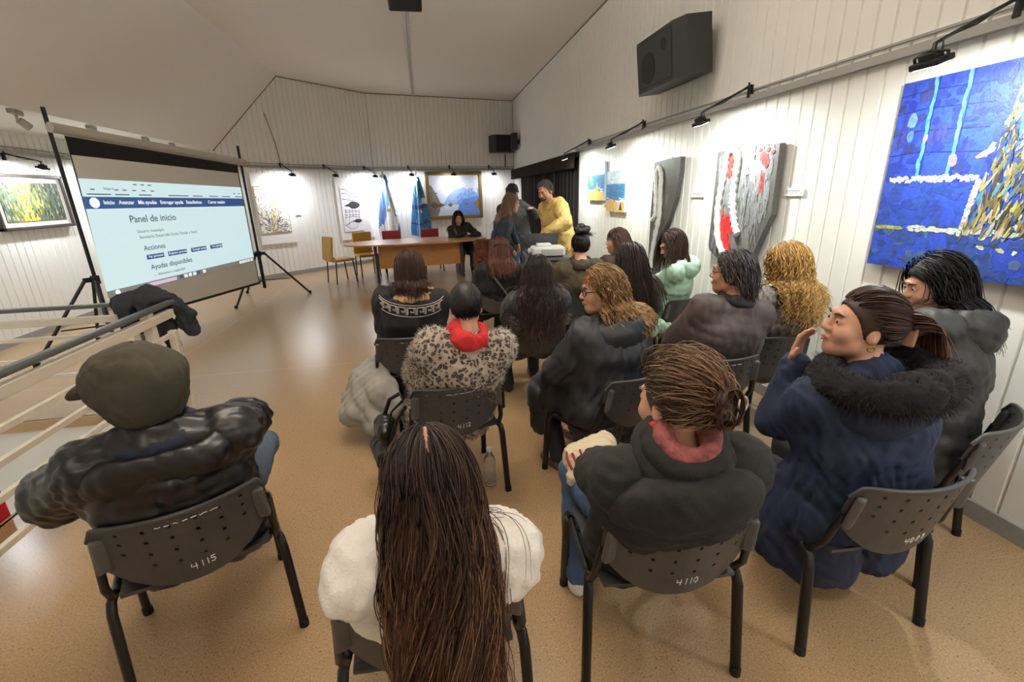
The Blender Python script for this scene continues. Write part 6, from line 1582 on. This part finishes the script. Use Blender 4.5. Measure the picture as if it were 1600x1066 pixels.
# ------------------------------------------------------------------ coats, bags and small things lying about
def cloth_lump(name, label, cat, loc, rz, prims, m, noise=.010, nf=20, vox=.009, seed=1, sub=()):
    t = thing(name, label, cat, loc, rz); cl = Clay(vox)
    for q in prims: cl.chain(q[0], q[1], k=.05) if q[2:] == () else cl.ell(q[0], q[1], k=.05)
    for q in sub: cl.ell(q[0], q[1], k=.02, op=-1)
    clay_obj('cloth', cl, m, t, noise=noise, nf=nf, seed=seed); return t
M_dnv = mat('dark_navy_coat', (34, 36, 46), rough=.85, bump=.3, bscale=60); M_dgr = mat('dark_green_lining', (20, 32, 32), rough=.8)
M_lgr = mat('light_grey_coat', (150, 148, 140), rough=.85, noise=.1, nscale=12, bump=.3, bscale=40)
M_rust = mat('rust_brown_coat', (104, 58, 40), rough=.9, noise=.1, nscale=12)
t = cloth_lump('draped_coat', 'dark coat draped over the corner of the stair railing', 'coat', (-2.06, 3.76, .9), .1,
    [([(-.16, 0, .02), (.0, 0, .05), (.12, -.02, .03)], [.045, .05, .04]), ([(-.15, .05, .0), (-.14, .06, -.16), (-.10, .06, -.30)], [.05, .045, .035]), ([(.0, .06, .0), (.04, .07, -.20), (.06, .07, -.34)], [.06, .06, .045]),
     ([(.12, .05, .0), (.20, .06, -.16), (.22, .05, -.26)], [.05, .05, .03]), ([(-.15, -.05, .0), (-.14, -.055, -.16)], [.04, .04]), ([(.0, -.05, .0), (-.03, -.055, -.18)], [.045, .04])], M_dnv, noise=.012)
cl = Clay(.009); cl.chain([(.16, .06, -.02), (.24, .04, -.12), (.20, .02, -.24)], [.03, .03, .02], k=.03); clay_obj('turned_lining', cl, M_dgr, t, noise=.006)
t = cloth_lump('hanging_coat', 'light grey coat hanging over the left side of the chair of the Greek-key jacket', 'coat', (-.47, 3.05, 0), .1,
    [([(.05, .05, .50), (-.02, .0, .42), (-.10, -.08, .22)], [.05, .08, .10]), ([(.10, -.02, .46), (.06, -.10, .34), (.02, -.16, .14)], [.05, .08, .09]), ([(.0, .10, .46), (-.10, .06, .28)], [.05, .09]), ([(.14, -.12, .42), (.16, -.18, .26)], [.03, .06])], M_lgr, noise=.009, nf=18)
M_bag = mat('black_leather_bag', (24, 24, 25), rough=.4, bump=.3, bscale=60)
t = thing('shoulder_bag', 'black shoulder bag hanging at the left side of chair 4112', 'bag', (-.31, 2.36, 0), .2)
cl = Clay(.009); cl.chain([(0, -.06, .38), (.0, .08, .38)], [.05, .05], k=.05); cl.chain([(0, -.08, .24), (.0, .10, .22)], [.075, .075], k=.06); cl.chain([(0, -.04, .14), (.0, .06, .14)], [.05, .05], k=.05); clay_obj('bag_body', cl, M_bag, t, noise=.008)
m = MB(); m.tube([(.0, -.08, .38), (.04, -.10, .52), (.10, -.12, .58), (.10, -.02, .58), (.05, .06, .52), (.0, .09, .38)], .011, n=6, flat=.4); m.tube([(.02, -.10, .36), (.06, -.13, .48), (.11, -.15, .56)], .009, n=6); m.build('strap', M_bag, t)
t = cloth_lump('draped_coat', 'rust brown coat hung over the back of a chair right of the oval table', 'coat', (.98, 7.55, 0), .05,
    [([(-.17, -.02, .86), (.17, -.02, .86)], [.045, .045]), ([(-.18, -.06, .80), (-.19, -.07, .45)], [.05, .055]), ([(-.06, -.06, .82), (-.07, -.08, .42)], [.06, .06]), ([(.07, -.06, .82), (.08, -.08, .42)], [.06, .06]), ([(.18, -.05, .80), (.19, -.06, .44)], [.05, .055])], M_rust, noise=.010, nf=24, vox=.011)
dining_chair('dark chair under the rust brown coat right of the oval table', (.98, 7.75, 0), 0.05, mat('dark_vinyl', (60, 52, 48), rough=.5), None)
chair('empty black chair with a black bag on it, ahead of the mint jacket', 2.24, 4.42, .0)
t = thing('backpack', 'black backpack on the chair between the straight dark hair and the mint jacket', 'bag', (2.24, 4.40, 0), .1)
cl = Clay(.01); cl.chain([(-.08, 0, .51), (.10, 0, .51)], [.10, .10], k=.05); cl.chain([(-.07, 0, .70), (.09, 0, .70)], [.085, .085], k=.05); cl.chain([(-.07, .0, .47), (.10, .0, .47)], [.075, .075], k=.05); clay_obj('bag_body', cl, M_blk, t, noise=.006)
m = MB(); m.tube([(-.03, 0, .78), (-.02, 0, .82), (.04, 0, .82), (.05, 0, .78)], .010, n=6); m.build('handle', M_blk, t)
# clear bottle standing on the floor by chair 4112
t = thing('water_bottle', 'clear plastic water bottle on the floor behind chair 4112', 'bottle', (.255, 2.26, 0))
m = MB(); m.lathe([(0, .002), (.030, .002), (.034, .012), (.034, .06), (.031, .07), (.034, .08), (.034, .15), (.030, .175), (.014, .205), (.013, .225)], n=20); m.build('bottle_body', mat('clear_plastic', (236, 240, 240), rough=.08, trans=.9), t)
m = MB(); m.cyl((0, 0, .222), (0, 0, .24), .016, n=14); m.build('screw_cap', mat('pale_cap', (206, 206, 206), rough=.4), t)
# cream tote on the lap of the charcoal coat
t = thing('tote_bag', 'cream tote bag with red marks on the lap of the charcoal coat wearer', 'bag', (.63, 1.57, .47), .1)
cl = Clay(.007); cl.chain([(-.06, .10, .05), (.10, .12, .05)], [.05, .05], k=.04); cl.chain([(-.09, -.02, .02), (.10, -.02, .02)], [.055, .055], k=.04); cl.chain([(-.09, .05, .06), (.06, .05, .07)], [.04, .04], k=.04); clay_obj('bag_body', cl, mat('cream_canvas', (206, 190, 160), rough=.9), t, noise=.006, nf=35)
m = MB(); m.tube([(-.125, -.04, .055), (-.132, -.01, .075), (-.128, .03, .085), (-.115, .06, .09)], .006, n=6); m.tube([(-.10, -.05, .075), (-.108, -.01, .092), (-.104, .03, .10)], .006, n=6); m.tube([(-.07, -.05, .08), (-.075, -.0, .10), (-.07, .03, .11)], .005, n=6); m.build('printed_marks', mat('dark_red_print', (132, 34, 36), rough=.8), t)
# pale cushion-like bag beside the mint jacket
t = thing('pale_scarf', 'pale green scarf on the lap of the person in the mint jacket', 'scarf', (1.83, 3.36, .46), .4)
cl = Clay(.008); cl.chain([(-.10, 0, .03), (.0, .02, .06), (.12, .0, .02)], [.05, .05, .045], k=.04); clay_obj('cloth', cl, mat('pale_green_knit', (150, 176, 152), rough=.9), t, noise=.008, nf=40)
# ------------------------------------------------------------------ light and view
w = bpy.data.worlds.new('world'); S.world = w; w.use_nodes = True
w.node_tree.nodes['Background'].inputs['Color'].default_value = (.05, .05, .05, 1); w.node_tree.nodes['Background'].inputs['Strength'].default_value = .2
S.view_settings.view_transform = 'Standard'; S.view_settings.look = 'None'; S.view_settings.gamma = 1.0; S.view_settings.use_curve_mapping = False
S.view_settings.exposure = EXPOSURE
S.cycles.use_denoising = True
S.cycles.max_bounces = 8; S.cycles.diffuse_bounces = 5
